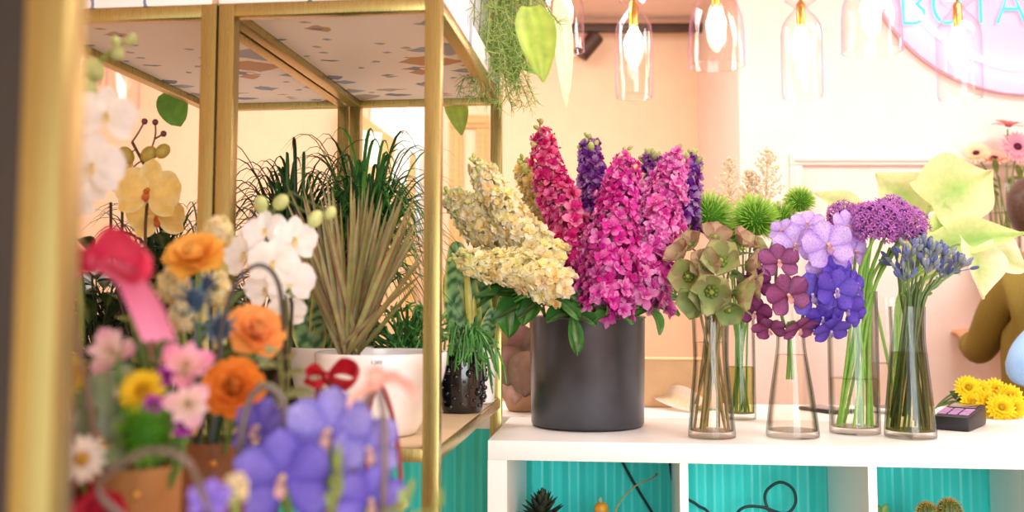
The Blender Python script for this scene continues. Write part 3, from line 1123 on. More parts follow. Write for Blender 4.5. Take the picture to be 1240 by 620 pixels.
for (px, py), Y, _, lab, bl in hl:
    h = P(px, py, Y)
    ft = foot_in(V1, .03)
    o = thing('hellebore_stem', lab, 'flower', ft, 0, 'hellebore stems')
    nk = neck(V1, .245, .028, h)
    st = smooth([ft, nk, nk.lerp(h, .6) + Vector((0, 0.01, 0)), h + Vector((0, .03, -.01))], 6)
    mb = MB().add(tube(st, .0026, 6, '#8a7a45', '#8d9c58'))
    for (bx, by, sz, yaw, pit, ci) in bl:
        p = P(bx, by, Y - R.uniform(0, .03))
        yaw, pit = yaw * 1.5 + R.uniform(-.4, .4), pit * 1.3 + R.uniform(-.35, .25)
        f = Vector((math.sin(yaw), -math.cos(yaw) * math.cos(pit), math.sin(pit)))
        part('blossom', MB().add(HT[ci], frame(p, f, (0, 0, 1), R.uniform(0, 6), S(sz * 1.28, Y)), tint(.06)), M['petal'], o, sharp=180)
        mb.add(tube(bez(st[-2], (st[-2] + p) / 2 + Vector((0, 0, .01)), p - f * .006), .0018, 5, '#8d9c58'))
    part('stem', mb, M['stem'], o)
    for i in range(2):
        part('leaf', MB().add(leafT(.06, .022, '#5d7c42', '#88a05e', bend=-.5), along(h + Vector((R.uniform(-.02, .02), .02, R.uniform(-.03, .0))), (R.uniform(-1, 1), -.3, R.uniform(-.2, .6)))), M['leaf'], o)

def pompom(label, px, py, rpx, Y, foot_c, group='green pompom flowers'):
    p = P(px, py, Y)
    r = S(rpx, Y)
    ft = foot_in(foot_c, .018)
    o = thing('green_dianthus', label, 'flower', ft, 0, group)
    part('stem', tube(smooth([ft, neck(foot_c, .245, .025, p), p], 8), .0022, 6, '#5d8f45', '#6fae3c'), M['stem'], o)
    mb = MB()
    mb.add(ball(r * .62, 12, 8, '#4c8a1c'), tr(p))
    bl = petal(1, .075, 3, 1, .8, .7, .25, c0='#5c9a24', c1='#bfe868', bw=.4)
    for v in fib(620):
        if v.z < -.75:
            continue
        for k in range(1):
            d = jit(v, .16)
            mb.add(bl, along(p + v * r * .5, d, jit((0, 0, 1), .8), r * R.uniform(.46, .58), R.uniform(0, 3)), tint(.12))
    part('flower_head', mb, M['petal'], o, sharp=180)
pompom('green pompom flower head closest to the pink stocks', 858, 263, 34, 2.26, V5)
pompom('green pompom flower head in the middle, above the maroon orchid', 913, 266, 33, 2.24, V5)
pompom('small green pompom flower head below the cream plumes at the right', 968, 244, 21, 2.34, V5)
pompom('darker green pompom flower head low between the two largest', 886, 288, 25, 2.3, V5)
pompom('green pompom flower head tucked behind the lilac orchid', 944, 268, 26, 2.34, V5)

def plume(label, px0, py0, px1, py1, wpx, Y):
    a, b = P(px0, py0, Y), P(px1, py1, Y)
    ft = foot_in(V5, .012)
    o = thing('astilbe_plume', label, 'flower', ft, 0, 'cream plumes')
    part('stem', tube(smooth([ft, neck(V5, .24, .02, a), a, b], 8), .0018, 5, '#b8a877', '#e4d6b4'), M['stem'], o)
    mb = MB()
    d = b - a
    for i in range(34):
        t = i / 34
        p = a + d * t
        ang = i * 2.4
        L_ = S(wpx, Y) / 2 * (1 - t) ** .7 + .008
        ou = Vector((math.cos(ang), math.sin(ang), .75)).normalized()
        e = p + ou * L_
        mb.add(tube([p, e], .0009, 4, '#efe2c4'))
        for k in range(7):
            q = p.lerp(e, .2 + .8 * k / 6)
            mb.add(ball(.0035, 5, 3, '#f6e8cf'), tr(jit(q, .004)), tint(.05))
    part('plume', mb, M['petal'], o)
plume('cream feathery plume standing in front of the wall corner', 882, 262, 884, 192, 44, 2.4)
plume('cream feathery plume, broadest of them, beside the moulding', 925, 258, 930, 182, 60, 2.42)
plume('short cream feathery plume over the middle pompom flowers', 908, 258, 908, 208, 36, 2.44)

# orchids (vanda): three cut sprays in the flask
def vanda_spray(label, pts, Y, blooms, cols, dark=False, lipc=('#e7a0c0', '#d98ab4', '#f3d8b0')):
    ft = Vector((V2.x + R.uniform(-.01, .01), V2.y + R.uniform(-.01, .01), V2.z + .115))
    ax = [P(x, y, Y) + Vector((0, .03, 0)) for x, y in pts]
    o = thing('vanda_orchid', label, 'orchid', ft, 0, 'cut vanda orchids')
    st = smooth([ft, Vector((V2.x, V2.y, V2.z + .225))] + ax, 6)
    mb = MB().add(tube(st, .0034, 7, '#6fa23c', '#7d8f4a'))
    Tm = vandaT(*cols)
    Lp = lip(*lipc)
    for (bx, by, sz, yaw, pit, dy) in blooms:
        p = P(bx, by, Y + dy)
        f = Vector((math.sin(yaw) * math.cos(pit), -math.cos(yaw) * math.cos(pit), math.sin(pit)))
        Mx = frame(p, f, (0, 0, 1), R.uniform(-.35, .35), S(sz, Y) * 1.1)
        b_ = part('blossom', MB().add(Tm, Mx, tint(.08)), M['vanda'], o, sharp=180)
        part('lip', MB().add(Lp, Mx), M['petal'], b_, sharp=180)
        near = min(st, key=lambda q: (q - p).length)
        mb.add(tube(bez(near, (near + p) / 2 - f * .01, p - f * .004), .0018, 5, '#8a7f6a'))
    part('stem', mb, M['stem'], o)
    return o
vanda_spray('maroon vanda orchid spray, dark red-violet blooms on the left of the flask', [(955, 395), (945, 350), (945, 315)], 2.0,
            [(943, 318, 48, -.1, .4, 0), (916, 345, 44, -.7, .1, .01), (954, 358, 52, .05, -.05, -.03), (915, 378, 42, -.6, -.35, .0), (932, 398, 40, -.3, -.8, -.0), (968, 398, 42, .3, -.8, -.01)],
            ('#742a5c', '#98508a', '#5a1a4a'))
vanda_spray('lilac vanda orchid spray, pale spotted blooms at the top of the flask', [(975, 392), (988, 330), (1000, 275)], 2.02,
            [(964, 298, 52, -.4, .2, -.01), (1002, 298, 60, 0, .1, -.04), (1026, 276, 46, .4, .35, .02), (1001, 328, 50, 0, -.1, -.02), (1034, 305, 44, .7, .05, .02), (978, 272, 40, -.3, .6, .03), (948, 280, 34, -.7, .5, .03)],
            ('#b79ae0', '#cdb6ee', '#a67fd6'), lipc=('#c07fd0', '#9a62c4', '#f0cfa0'))
vanda_spray('blue-violet vanda orchid spray, deepest blooms on the right of the flask', [(978, 395), (1000, 370), (1012, 350)], 1.99,
            [(984, 358, 54, -.2, .0, -.02), (1012, 352, 52, .2, .1, -.03), (1036, 345, 40, .9, .2, .02), (1024, 374, 46, .4, -.2, -.01), (1034, 380, 38, .7, -.3, .02), (1006, 400, 44, .1, -.8, .0), (996, 384, 40, -.1, -.5, -.01), (1014, 330, 42, .3, .3, .0)],
            ('#4f3ab0', '#6f55cc', '#3f2aa4'), lipc=('#6a3fc0', '#4a2aa8', '#e6d6ee'))

# alliums
AT = starT('#a04fae', '#d08ad2')
def allium(label, px, py, rpx, Y, k):
    p = P(px, py, Y)
    r = S(rpx, Y)
    a = k * 2.4
    ft = Vector((V3.x + .036 * math.cos(a), V3.y + .036 * math.sin(a), V3.z + .016))
    o = thing('allium', label, 'flower', ft, 0, 'purple alliums')
    nk = Vector((V3.x - .03 * math.cos(a), V3.y - .02 * math.sin(a), V3.z + .285)).lerp(neck(V3, .285, .044, p), .75)
    part('stem', tube(smooth([ft, nk, p + Vector((0, 0, -r * .3))], 8), .0033, 7, '#7fb648', '#8fc455'), M['stem'], o)
    mb = MB()
    mg = MB()
    for v in fib(120):
        if v.z < -.8:
            continue
        q = p + Vector((v.x, v.y, v.z * .95)) * r * R.uniform(.8, 1.0)
        mg.add(tube([p + Vector((0, 0, -r * .3)), q], .0006, 3, '#8c5c96'))
        mb.add(AT, frame(q, jit(v, .25), (0, 0, 1), R.uniform(0, 6), r * .46), tint(.14))
        if R.random() < .5:
            mb.add(ball(r * .07, 5, 4, '#7a3290', 1, 1, 1.6), frame(q * .25 + (p + v * r * .7) * .75, v))
    h_ = part('flower_head', mb, M['petal'], o, sharp=180)
    part('pedicels', mg, M['stem'], h_)
for k, (lab, px, py, r_, Y) in enumerate([
        ('purple allium head, largest, second from the orchids', 1061, 269, 30, 2.02), ('purple allium head at the right end of the bunch', 1098, 273, 26, 2.06),
        ('purple allium head between the two front ones, further back', 1080, 258, 23, 2.1), ('small purple allium head just right of the lilac orchids', 1040, 268, 22, 2.1),
        ('half hidden purple allium head behind the lilac orchids', 1020, 262, 20, 2.12)]):
    allium(lab, px, py, r_, Y, k)
gr = [(1045, 300), (1056, 285), (1068, 292), (1078, 300), (1088, 290), (1070, 310), (1050, 300), (1083, 305)]
for k, (px, py) in enumerate(gr):       # cut stems whose heads sit inside the bunch
    p = P(px, py, 2.08)
    a = k * 2.4 + 1
    ft = Vector((V3.x + .034 * math.cos(a), V3.y + .034 * math.sin(a), V3.z + .016))
    o = solo('flower_stalk', tube(smooth([ft, neck(V3, .28, .042, p), p], 8), [.0034] * 17, 7, '#86bb4c', '#79ad46'), M['stem'], 'bright green stalk standing among the purple alliums in the cylinder', 'stem', ft, 'bare stalks in the cylinder')

for k in range(12):
    p = P(848 + 4.2 * k, 350 + R.uniform(-14, 8), 2.0 + R.uniform(-.02, .03))
    a = k * 2.4 + .6
    ft = Vector((V1.x + .034 * math.cos(a), V1.y + .034 * math.sin(a), V1.z + .017 + .05 * (k % 3 == 0)))
    solo('flower_stalk', tube(smooth([ft, neck(V1, .245, .03, p), p], 8), [.0026] * 17, 6, '#8a7a48', '#9a8f5c'), M['stem'], 'tan cut stalk among the hellebores, standing in their vase', 'stem', tuple(ft), 'stalks in the hellebore vase')
for k in range(14):
    p = P(1088 + 4 * k, 345 + R.uniform(-12, 10), 2.02 + R.uniform(-.03, .03))
    a = k * 2.4 + .3
    ft = Vector((V4.x + .036 * math.cos(a), V4.y + .036 * math.sin(a), V4.z + .017 + .02 * (k % 2)))
    solo('flower_stalk', tube(smooth([ft, neck(V4, .255, .029, p), p], 8), [.0028] * 17, 6, '#32441c', '#6d8a48'), M['stem'], 'dark green stalk among the blue buds, standing in their vase', 'stem', tuple(ft), 'stalks in the blue bud vase')
for k in range(5):
    p = P(884 + 8 * k, 300, 2.3)
    a = k * 1.3
    ft = Vector((V5.x + .02 * math.cos(a), V5.y + .02 * math.sin(a), V5.z + .017))
    solo('flower_stalk', tube(smooth([ft, neck(V5, .24, .024, p), p], 8), [.0022] * 17, 6, '#6f9a48', '#86b05a'), M['stem'], 'thin green stalk below the green pompom flowers, in their narrow vase', 'stem', tuple(ft), 'stalks in the narrow vase')

# blue buds in the conical vase
def bluebud(label, px, py, k):
    Y = 2.02 + R.uniform(-.04, .05)
    p = P(px, py, Y)
    a = k * 2.4
    ft = Vector((V4.x + .036 * math.cos(a), V4.y + .036 * math.sin(a), V4.z + .018))
    o = thing('agapanthus_stem', label, 'flower', ft, 0, 'blue bud stems')
    nk = neck(V4, .255, .029, p)
    part('stem', tube(smooth([ft, nk, nk.lerp(p, .5) + Vector((0, 0, .012)), p], 7), .0024, 6, '#33461c', '#6d9450'), M['stem'], o)
    mb = MB()
    d = (p - nk).normalized()
    for i in range(13):
        dr = jit(d * .9 + Vector((0, 0, .2)), .75).normalized()
        L_ = S(R.uniform(14, 26), Y)
        e = p + dr * L_
        mb.add(tube([p, p + dr * L_ * .45, e], [.0008, .001, .0022], 5, '#9db0a0', '#8f98bc'))
        mb.add(ball(S(2.6, Y), 6, 5, R.choice(['#7f8abc', '#9aa4c4', '#6875b0', '#a3b0b4']), 1, 1, 2.3), frame(e, dr))
    part('bud_cluster', mb, M['petal'], o)
for k, (px, py, lab) in enumerate([(1088, 325, 'leaning farthest left towards the alliums'), (1100, 316, 'second from the left of its bunch'), (1113, 312, 'tallest of its bunch'), (1126, 315, 'upright, right of the tallest'),
                                   (1140, 320, 'bending right below the pale anthurium'), (1155, 330, 'drooping farthest right'), (1106, 332, 'low in front of the tallest'), (1122, 332, 'low at the front, right of centre'),
                                   (1138, 338, 'short, near the vase rim on the right'), (1094, 342, 'short, near the vase rim on the left')]):
    bluebud('blue agapanthus bud stem ' + lab, px, py, k)

# anthuriums
def spathe(Wd, Ht, c0, c1, cg):
    """heart: base lobes at the bottom, tip at +Y; width and height 1"""
    nu, nv = 12, 8
    a, b, c = hx(c0), hx(c1), hx(cg)
    def cf(u, v):
        t = np.abs(v).reshape(-1, 1) ** 1.4
        g = (np.clip(1 - np.abs(v) * 1.6, 0, 1) * np.clip(1 - np.abs(u - .45) * 1.9, 0, 1)).reshape(-1, 1)
        col = a * (1 - t) + b * t
        return col * (1 - g) + c * g
    T = petal(1, 1, nu, nv, .72, .62, -.35, .14, .035, rf=1.5, colf=cf, bw=.75)
    v = T[0].copy()
    x, y = v[:, 0], v[:, 1]
    uu = np.repeat(np.linspace(0, 1, nu + 1), nv + 1)
    x = x * (1 - .62 * uu ** 5)
    y = y + .16 * uu ** 7
    v[:, 2] += .16 * np.abs(x) - .05 * np.sin(uu * 9) * np.abs(x)
    y = y - .16 * np.clip(1 - y * 2.2, 0, 1) * np.clip(np.abs(x) * 3, 0, 1)      # lobes behind the stem
    v[:, 0], v[:, 1], v[:, 2] = x * Wd, y * Ht, v[:, 2] * Wd
    return v, T[1], T[2]
def anthurium(label, bx, by, tx, ty, wpx, Y, face, cols, sp=True, dz=0., foot_c=None, via=None):
    p, q = P(bx, by, Y), P(tx, ty, Y + dz)
    L_ = (q - p).length
    ft = foot_in(foot_c or V6, .02)
    o = thing('anthurium', label, 'flower', ft, 0, 'pale anthuriums')
    c = foot_c or V6
    pts = [ft, neck(c, .275, .032, p)] + ([P(*via)] if via else []) + [p + Vector((0, .01, 0))]
    part('stem', tube(smooth(pts, 8), .004, 7, '#5f9a3c', '#a3c26a'), M['stem'], o)
    part('spathe', MB().add(spathe(S(wpx, Y), L_, *cols), along(p, q - p, face)), M['petal'], o, sharp=180)
    if sp:
        d = (q - p).normalized()
        e = Vector(face).normalized()
        part('spadix', tube([p + e * .004, p + e * .02 + d * L_ * .2, p + e * .03 + d * L_ * .42], [.004, .0045, .002], 8, '#f2e08a', '#f7ecb0'), M['stem'], o)
PA = ('#cfd99a', '#e2e2ac', '#94c262')
PB = ('#b4d27c', '#dfe4a4', '#82b856')
PC = ('#e4e4b0', '#f4ead0', '#aed080')
anthurium('largest pale anthurium, tall heart flower with its tip to the right', 1128, 248, 1198, 206, 92, 2.34, (-.25, -1, .15), PA, False, .04)
anthurium('greener anthurium below the largest one', 1136, 318, 1148, 252, 66, 2.32, (.1, -1, .1), PB, False)
anthurium('pale anthurium lying flat with its tip to the far right', 1142, 300, 1232, 278, 58, 2.28, (.0, -.75, .7), PB, False, -.03)
anthurium('drooping white-edged anthurium with its tip hanging down', 1178, 300, 1196, 350, 66, 2.24, (.35, -1, .35), PC, False, -.05, via=(1150, 300, 2.25))
anthurium('pale anthurium at the edge behind the drooping one', 1196, 308, 1246, 320, 60, 2.3, (.2, -.9, .5), PC, False)
anthurium('yellow anthurium spread out low behind the alliums', 1112, 262, 1072, 214, 82, 2.42, (-.1, -1, .3), PA, False)
anthurium('small yellow anthurium peeping out above the lilac orchids', 1040, 262, 996, 234, 40, 2.46, (-.1, -.8, .6), PA, False)
anthurium('shadowed anthurium behind the blue bud stems', 1100, 330, 1120, 285, 62, 2.4, (.2, -1, .2), PA, False)
# ================================================================== PLANTS ON THE GOLD RACKS
def strip(pts, wd, sides, c0, c1=None, n=6, nv=3, curl=.15):
    p = smooth(pts, n)
    m_ = len(p)
    c0 = hx(c0)
    c1 = c0 if c1 is None else hx(c1)
    sd = [Vector(s) for s in sides]
    v, c = [], []
    for i in range(m_):
        k = i / (m_ - 1) * (len(sd) - 1)
        j = min(int(k), len(sd) - 2) if len(sd) > 1 else 0
        s = (sd[j].lerp(sd[j + 1], k - j) if len(sd) > 1 else sd[0])
        w_ = wd if not isinstance(wd, (list, tuple)) else np.interp(i / (m_ - 1), np.linspace(0, 1, len(wd)), wd)
        t = p[min(i + 1, m_ - 1)] - p[max(i - 1, 0)]
        nn = t.cross(s)
        nn = nn.normalized() if nn.length > 1e-7 else Vector((0, 0, 1))
        for q in range(nv + 1):
            a = 2 * q / nv - 1
            v.append(tuple(p[i] + s.normalized() * (w_ / 2 * a) + nn * (curl * w_ * (a * a - .4))))
            e = i / (m_ - 1)
            c.append(c0 * (1 - e) + c1 * e)
    return np.array(v), gridf(m_ - 1, nv), np.array(c)


def pot(name, label, c, r0, r1, h, mat, cat='pot', group=None, lipw=.004, soil=True, loc_z=None):
    o = thing(name, label, cat, c, 0, group)
    pr = [(0, .0008), (r0 - .003, .0008), (r0, .004)] + [(r0 + (r1 - r0) * math.sin(t * PI / 2), .004 + (h - .006) * t) for t in np.linspace(.1, 1, 9)] + [(r1 - .001, h), (r1 - lipw, h - .001), (r1 - lipw - .002, h * .8), (r0 * .9, h * .3)]
    lp(o, 'pot_body', lathe(pr, 48), mat, sharp=50)
    if soil:
        zz = h * .86
        rr_ = r1 - lipw - .002
        mb = MB()
        for i in range(9):
            pass
        lp(o, 'soil', lathe([(0, zz + .004), (rr_ * .5, zz + .003), (rr_ - .001, zz)], 24), M['soil'])
    return o


def onshelf(px, Y):
    """point on the rack board in view"""
    q = P(px, 400, Y)
    return Vector((q.x, q.y, zs + .002))

# white bowls
b1 = onshelf(462, 1.655)
B1H, B1R = .134, .109
bo = pot('ceramic_bowl', 'large white ceramic bowl marked with a price, planted with the spiky plant', b1, .06, B1R, B1H, M['bowl'], 'bowl', 'white ceramic bowls', .006)
def text_mesh(s, size, ext=.0002):
    cu = bpy.data.curves.new('t', 'FONT')
    cu.body, cu.size, cu.extrude, cu.align_x = s, size, ext, 'CENTER'
    ob = bpy.data.objects.new('t', cu)
    COL.objects.link(ob)
    dg = bpy.context.evaluated_depsgraph_get()
    me = bpy.data.meshes.new_from_object(ob.evaluated_get(dg))
    v = np.array([tuple(x.co) for x in me.vertices])
    f = [tuple(q.vertices) for q in me.polygons]
    bpy.data.objects.remove(ob)
    bpy.data.meshes.remove(me)
    return v, f, colarr('#555555', len(v))
tm = P(456, 441, b1.y - B1R)
zz = tm.z - b1.z
k = (zz - .004) / (B1H - .006)
rr_ = .06 + (B1R - .06) * math.sin(k * PI / 2) + .0006
ang = math.asin(max(-.9, min(.9, (tm.x - b1.x) / rr_)))
nv_ = Vector((math.sin(ang), -math.cos(ang), -.12))
part('price_marking', MB().add(text_mesh('1,500', .0085), frame(Vector((b1.x + rr_ * math.sin(ang), b1.y - rr_ * math.cos(ang), tm.z)), nv_)), M['ink'], bo)
b2 = onshelf(402, 1.87)
pot('ceramic_bowl', 'second white ceramic bowl behind the marked one, holding the left snake plant', b2, .05, .078, .132, M['bowl'], 'bowl', 'white ceramic bowls', .005)

# spiky dracaena
o = thing('spiky_dracaena', 'spiky dracaena with pink-edged narrow leaves fanning out of the white bowl', 'plant', b1 + Vector((-.04, .02, B1H * .86)), 0)
def cf_dr(u, v):
    e = np.abs(v).reshape(-1, 1)
    A_, B_, C_ = hx('#7f9a52'), hx('#a8685a'), hx('#e6cfa4')
    t = np.clip((e - .35) / .4, 0, 1)
    c = A_ * (1 - t) + B_ * t
    m_ = np.clip(1 - np.abs(e - .28) * 8, 0, 1) * .6
    return c * (1 - m_) + C_ * m_
mb = MB()
bs = P(424, 428, 1.67)
tips = [(346, 222), (358, 252), (352, 285), (372, 212), (366, 235), (395, 208), (388, 240), (402, 225), (396, 262), (412, 245), (425, 214), (430, 238), (421, 262), (440, 225), (446, 250), (452, 236), (457, 265), (463, 230), (470, 248), (478, 256), (482, 236), (490, 232), (494, 252), (503, 240), (508, 268), (500, 288), (514, 300), (512, 330), (378, 270), (408, 280), (436, 280), (468, 285), (486, 275), (384, 300), (340, 262), (362, 300), (500, 255), (447, 218)]
def blade(p, q, wd, droop, colf, n=9, up=(0, -1, .3), nv=4, b=.45):
    """narrow leaf from p to q along a bowed line"""
    p, q = Vector(p), Vector(q)
    L_ = (q - p).length
    T = petal(1, 1, n, nv, .75, b, 0, .0, 0, colf=colf, bw=.5)
    v = T[0].copy()
    mid = (p + q) / 2 + Vector((0, 0, droop * L_))
    c = bez(p, mid * 1.0, q, n)
    d_ = (q - p).normalized()
    upv = Vector(up)
    sd = d_.cross(upv).normalized()
    nn = sd.cross(d_)
    out = np.zeros_like(v)
    kk = nv + 1
    for i in range(n + 1):
        for j in range(kk):
            x = v[i * kk + j, 0]
            out[i * kk + j] = c[i] + sd * (x * wd) + nn * (abs(x) * wd * .35)
    return out, T[1], T[2]
for (tx, ty) in tips:
    for r_ in range(2):
        q = P(tx + R.uniform(-7, 7) * r_, ty + 12 * r_ + R.uniform(-4, 4), 1.67 + R.uniform(-.07, .09))
        s_ = jit(bs, .014)
        mb.add(blade(s_, q, R.uniform(.0065, .0095), R.uniform(-.02, .05), cf_dr, up=(R.uniform(-.6, .6), -1, .2)), None, tint(.24))
part('foliage', mb, M['leaf'], o, sharp=180)
part('stem', tube([b1 + Vector((-.04, .02, B1H * .84)), bs + Vector((0, 0, .02))], [.009, .007], 8, '#8a7050'), M['stem'], o)

# snake plants
def cf_sn(u, v):
    d, l, y = hx('#33663a'), hx('#86ad74'), hx('#cfc766')
    w_ = np.sin(u * 52 + np.sin(v * 5) * 1.6 + np.sin(u * 17) * 1.3)
    t = np.clip(w_ * .9 + .35, 0, 1).reshape(-1, 1)
    c = l * (1 - t) + d * t
    e = np.clip((np.abs(v).reshape(-1, 1) - .78) / .12, 0, 1)
    return c * (1 - e) + y * e
def cf_sy(u, v):
    return np.tile(hx('#c9bf55'), (len(u), 1)) * (1 - .25 * np.abs(v).reshape(-1, 1)) + 0 * u.reshape(-1, 1)
def snake(label, c, lv, Y):
    o = thing('snake_plant', label, 'plant', c, 0, 'snake plants')
    for (bx, by, tx, ty, wp, yel, up) in lv:
        p, q = P(bx, by, Y + R.uniform(-.02, .02)), P(tx, ty, Y + R.uniform(-.03, .03))
        p.z = min(p.z, c.z + .01)
        part('leaf', MB().add(blade(p, q, S(wp, Y), .0, cf_sy if yel else cf_sn, 60 if not yel else 10, up, 8, .38)), M['leaf'], o, sharp=180)
snake('snake plant with broad banded leaves left of the spiky plant', b2 + Vector((0, 0, .115)), [(378, 432, 364, 300, 44, 0, (.2, -1, .1)), (390, 430, 398, 318, 34, 0, (-.3, -1, .1)), (366, 432, 345, 318, 30, 0, (.4, -1, 0)), (386, 430, 378, 322, 9, 1, (.5, -1, 0)), (372, 432, 402, 350, 8, 1, (.1, -1, 0)), (402, 430, 420, 340, 30, 0, (-.4, -1, 0))], 1.84)
w1 = onshelf(584, 2.13)
w1 = w1 - U * .005
pot('plant_pot', 'small plain white plant pot behind the black bubble pot', w1, .03, .036, .118, M['bowl'], 'pot', None)
snake('snake plant with yellow-edged leaves right of the gold post', w1 + Vector((0, 0, .1)), [(566, 440, 552, 292, 44, 0, (.2, -1, 0)), (578, 440, 580, 318, 40, 0, (-.2, -1, .1)), (585, 440, 598, 372, 24, 0, (-.4, -1, .1)), (572, 430, 563, 312, 10, 1, (.5, -1, 0)), (577, 430, 574, 358, 8, 1, (-.2, -1, 0)), (560, 440, 542, 330, 30, 0, (.4, -1, 0))], 2.12)

# trailing cactus
def trailing(label, c, strands, Y, name='trailing_cactus'):
    o = thing(name, label, 'plant', c, 0, 'trailing cacti')
    mb = MB()
    for pts in strands:
        p = smooth([P(x, y, Y + dy) for x, y, dy in pts], 5)
        mb.add(tube(p, [.0022] * (len(p) - 1) + [.0012], 5, mix('#3d7a3c', '#5f9c4c', R.random()), None), None)
        for i in range(3, len(p) - 1, 3):
            d = (p[i + 1] - p[i]).normalized()
            e = p[i] + jit(d, .7).normalized() * R.uniform(.012, .022)
            mb.add(tube([p[i], e], [.0019, .0011], 5, '#5c9a4a'))
    part('foliage', mb, M['leaf'], o)
    return o
bp_ = onshelf(560, 1.97)
bb = pot('bubble_pot', 'glossy black pot covered in round bubbles behind the gold post', bp_, .04, .047, .115, M['blackgloss'], 'pot')
k = 0
for v in fib(120):
    if abs(v.z) < .62:
        r_ = R.choice([.003, .004, .0055, .008])
        z = .058 + v.z * .075
        rr_ = .004 + np.interp(z, [0, .03, .115], [.038, .0435, .0465])
        a = math.atan2(v.y, v.x)
        if z - r_ < .003 or z + r_ > .112 or math.sin(a) > .3:
            continue
        pp = bp_ + Vector((rr_ * math.cos(a) * .93, rr_ * math.sin(a) * .93, z))
        if k < 60:
            part('bubble', MB().add(ball(r_, 10, 7), tr(pp)), M['blackgloss'], bb)
        k += 1
st_ = []
for i in range(26):
    x0, y0 = R.uniform(550, 574), R.uniform(402, 425)
    dx = R.uniform(-12, 30)
    st_.append([(x0, y0, R.uniform(-.02, .03)), (x0 + dx * .6, y0 - R.uniform(0, 22), R.uniform(-.05, .02)), (x0 + dx * 1.2, y0 + R.uniform(0, 26), -.055), (x0 + dx * 1.5, y0 + R.uniform(10, 30 + max(0, dx) * 1.6), -.062)])
trailing('trailing cactus spilling over the black bubble pot', bp_ + Vector((0, 0, .1)), st_, 1.97)
gp = onshelf(492, 1.93)
pot('plant_pot', 'dark plant pot hidden behind the marked white bowl', gp, .045, .055, .1, M['black'], 'pot', None)
st_ = []
for i in range(120):
    a = R.uniform(0, 2 * PI)
    q = math.sqrt(R.random())
    x1, y1 = 492 + 52 * q * math.cos(a), 402 + 34 * q * math.sin(a)
    st_.append([(492 + R.uniform(-22, 22), 432, R.uniform(-.03, .03)), (492 + (x1 - 492) * .6, y1 + 12, R.uniform(-.05, .04)), (x1, y1, R.uniform(-.07, .05)), (x1 + R.uniform(-10, 10), y1 + R.uniform(-6, 12), R.uniform(-.08, .05))])
trailing('bushy trailing cactus growing behind the marked white bowl', gp + Vector((0, 0, .085)), st_, 1.9)

# dark grassy plants
def grassy(label, px, Y, ytop, spread, n, cols, potr=.055, poth=.12, wd=.008):
    c = onshelf(px, Y)
    pot('plant_pot', 'dark pot of the ' + ' '.join(label.split(' ')[:11]), c, potr * .8, potr, poth, M['dark'], 'pot', None)
    o = thing('grassy_plant', label, 'plant', c + Vector((0, 0, poth * .86)), 0, 'dark grassy plants')
    mb = MB()
    H = P(px, ytop, Y).z - c.z - poth
    for i in range(n):
        a = R.uniform(0, 2 * PI)
        e = R.uniform(.4, 1.25)
        out = S(spread, Y) * e
        p0 = c + Vector((R.uniform(-.02, .02), R.uniform(-.02, .02), poth * .86))
        hh = H * R.uniform(.55, 1.32)
        d = Vector((math.cos(a), math.sin(a) * .6, 0))
        dr = R.uniform(1.35, 1.95)
        pts = [p0 + d * out * 1.25 * t ** 1.4 + Vector((0, 0, hh * (2.15 * t - dr * t * t))) for t in [q_ / 11 for q_ in range(12)]]
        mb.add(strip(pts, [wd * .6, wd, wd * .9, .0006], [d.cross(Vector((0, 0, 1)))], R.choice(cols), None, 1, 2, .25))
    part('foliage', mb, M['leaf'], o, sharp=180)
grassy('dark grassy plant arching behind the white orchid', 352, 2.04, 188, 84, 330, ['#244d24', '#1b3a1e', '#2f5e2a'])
grassy('bright green grassy plant arching behind the spiky plant', 440, 2.1, 172, 88, 420, ['#2e6b2a', '#24552a', '#3f7f30', '#4f8f3a'])
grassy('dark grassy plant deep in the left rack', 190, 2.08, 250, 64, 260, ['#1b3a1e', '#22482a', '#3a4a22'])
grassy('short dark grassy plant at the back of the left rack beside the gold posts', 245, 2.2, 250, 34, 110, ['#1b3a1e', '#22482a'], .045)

def leafy(label, px, Y, ytop, n, L_, cols, spread=.11):
    c = onshelf(px, Y)
    pot('plant_pot', 'dark pot of the ' + ' '.join(label.split(' ')[:11]), c, .04, .05, .1, M['black'], 'pot', None)
    o = thing('leafy_plant', label, 'plant', c + Vector((0, 0, .086)), 0, 'dark leafy plants')
    H = P(px, ytop, Y).z - c.z - .1
    mb, ms = MB(), MB()
    for i in range(n):
        a = i * 2.4
        t = (i + .5) / n
        p0 = c + Vector((0, 0, .088))
        p1 = p0 + Vector((math.cos(a) * spread * R.uniform(.2, .8), math.sin(a) * spread * R.uniform(.2, .8), H * t * .85))
        ms.add(tube(bez(p0, (p0 + p1) / 2 + Vector((0, 0, .03)), p1, 5), .0016, 5, '#3a4a26'))
        k = R.choice(cols)
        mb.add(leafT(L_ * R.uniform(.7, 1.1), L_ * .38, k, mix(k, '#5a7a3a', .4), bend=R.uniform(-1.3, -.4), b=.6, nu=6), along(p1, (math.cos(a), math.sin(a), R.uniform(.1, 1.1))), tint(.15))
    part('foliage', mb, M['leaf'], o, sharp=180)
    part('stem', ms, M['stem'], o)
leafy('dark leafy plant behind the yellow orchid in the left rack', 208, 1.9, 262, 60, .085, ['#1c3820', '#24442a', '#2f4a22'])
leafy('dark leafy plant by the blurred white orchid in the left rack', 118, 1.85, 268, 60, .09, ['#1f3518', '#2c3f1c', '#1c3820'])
leafy('low dense dark plant behind the pink ribbon in the left rack', 150, 1.95, 318, 110, .08, ['#182c1a', '#1f3518', '#24382a'], .15)  # leaf mass added to make the gap behind the ribbon dark
leafy('low dense dark plant behind the yellow-orange rose in the left rack', 236, 1.8, 325, 80, .075, ['#182c1a', '#22361c'], .1)  # second added leaf mass, darkens the gap behind the rose
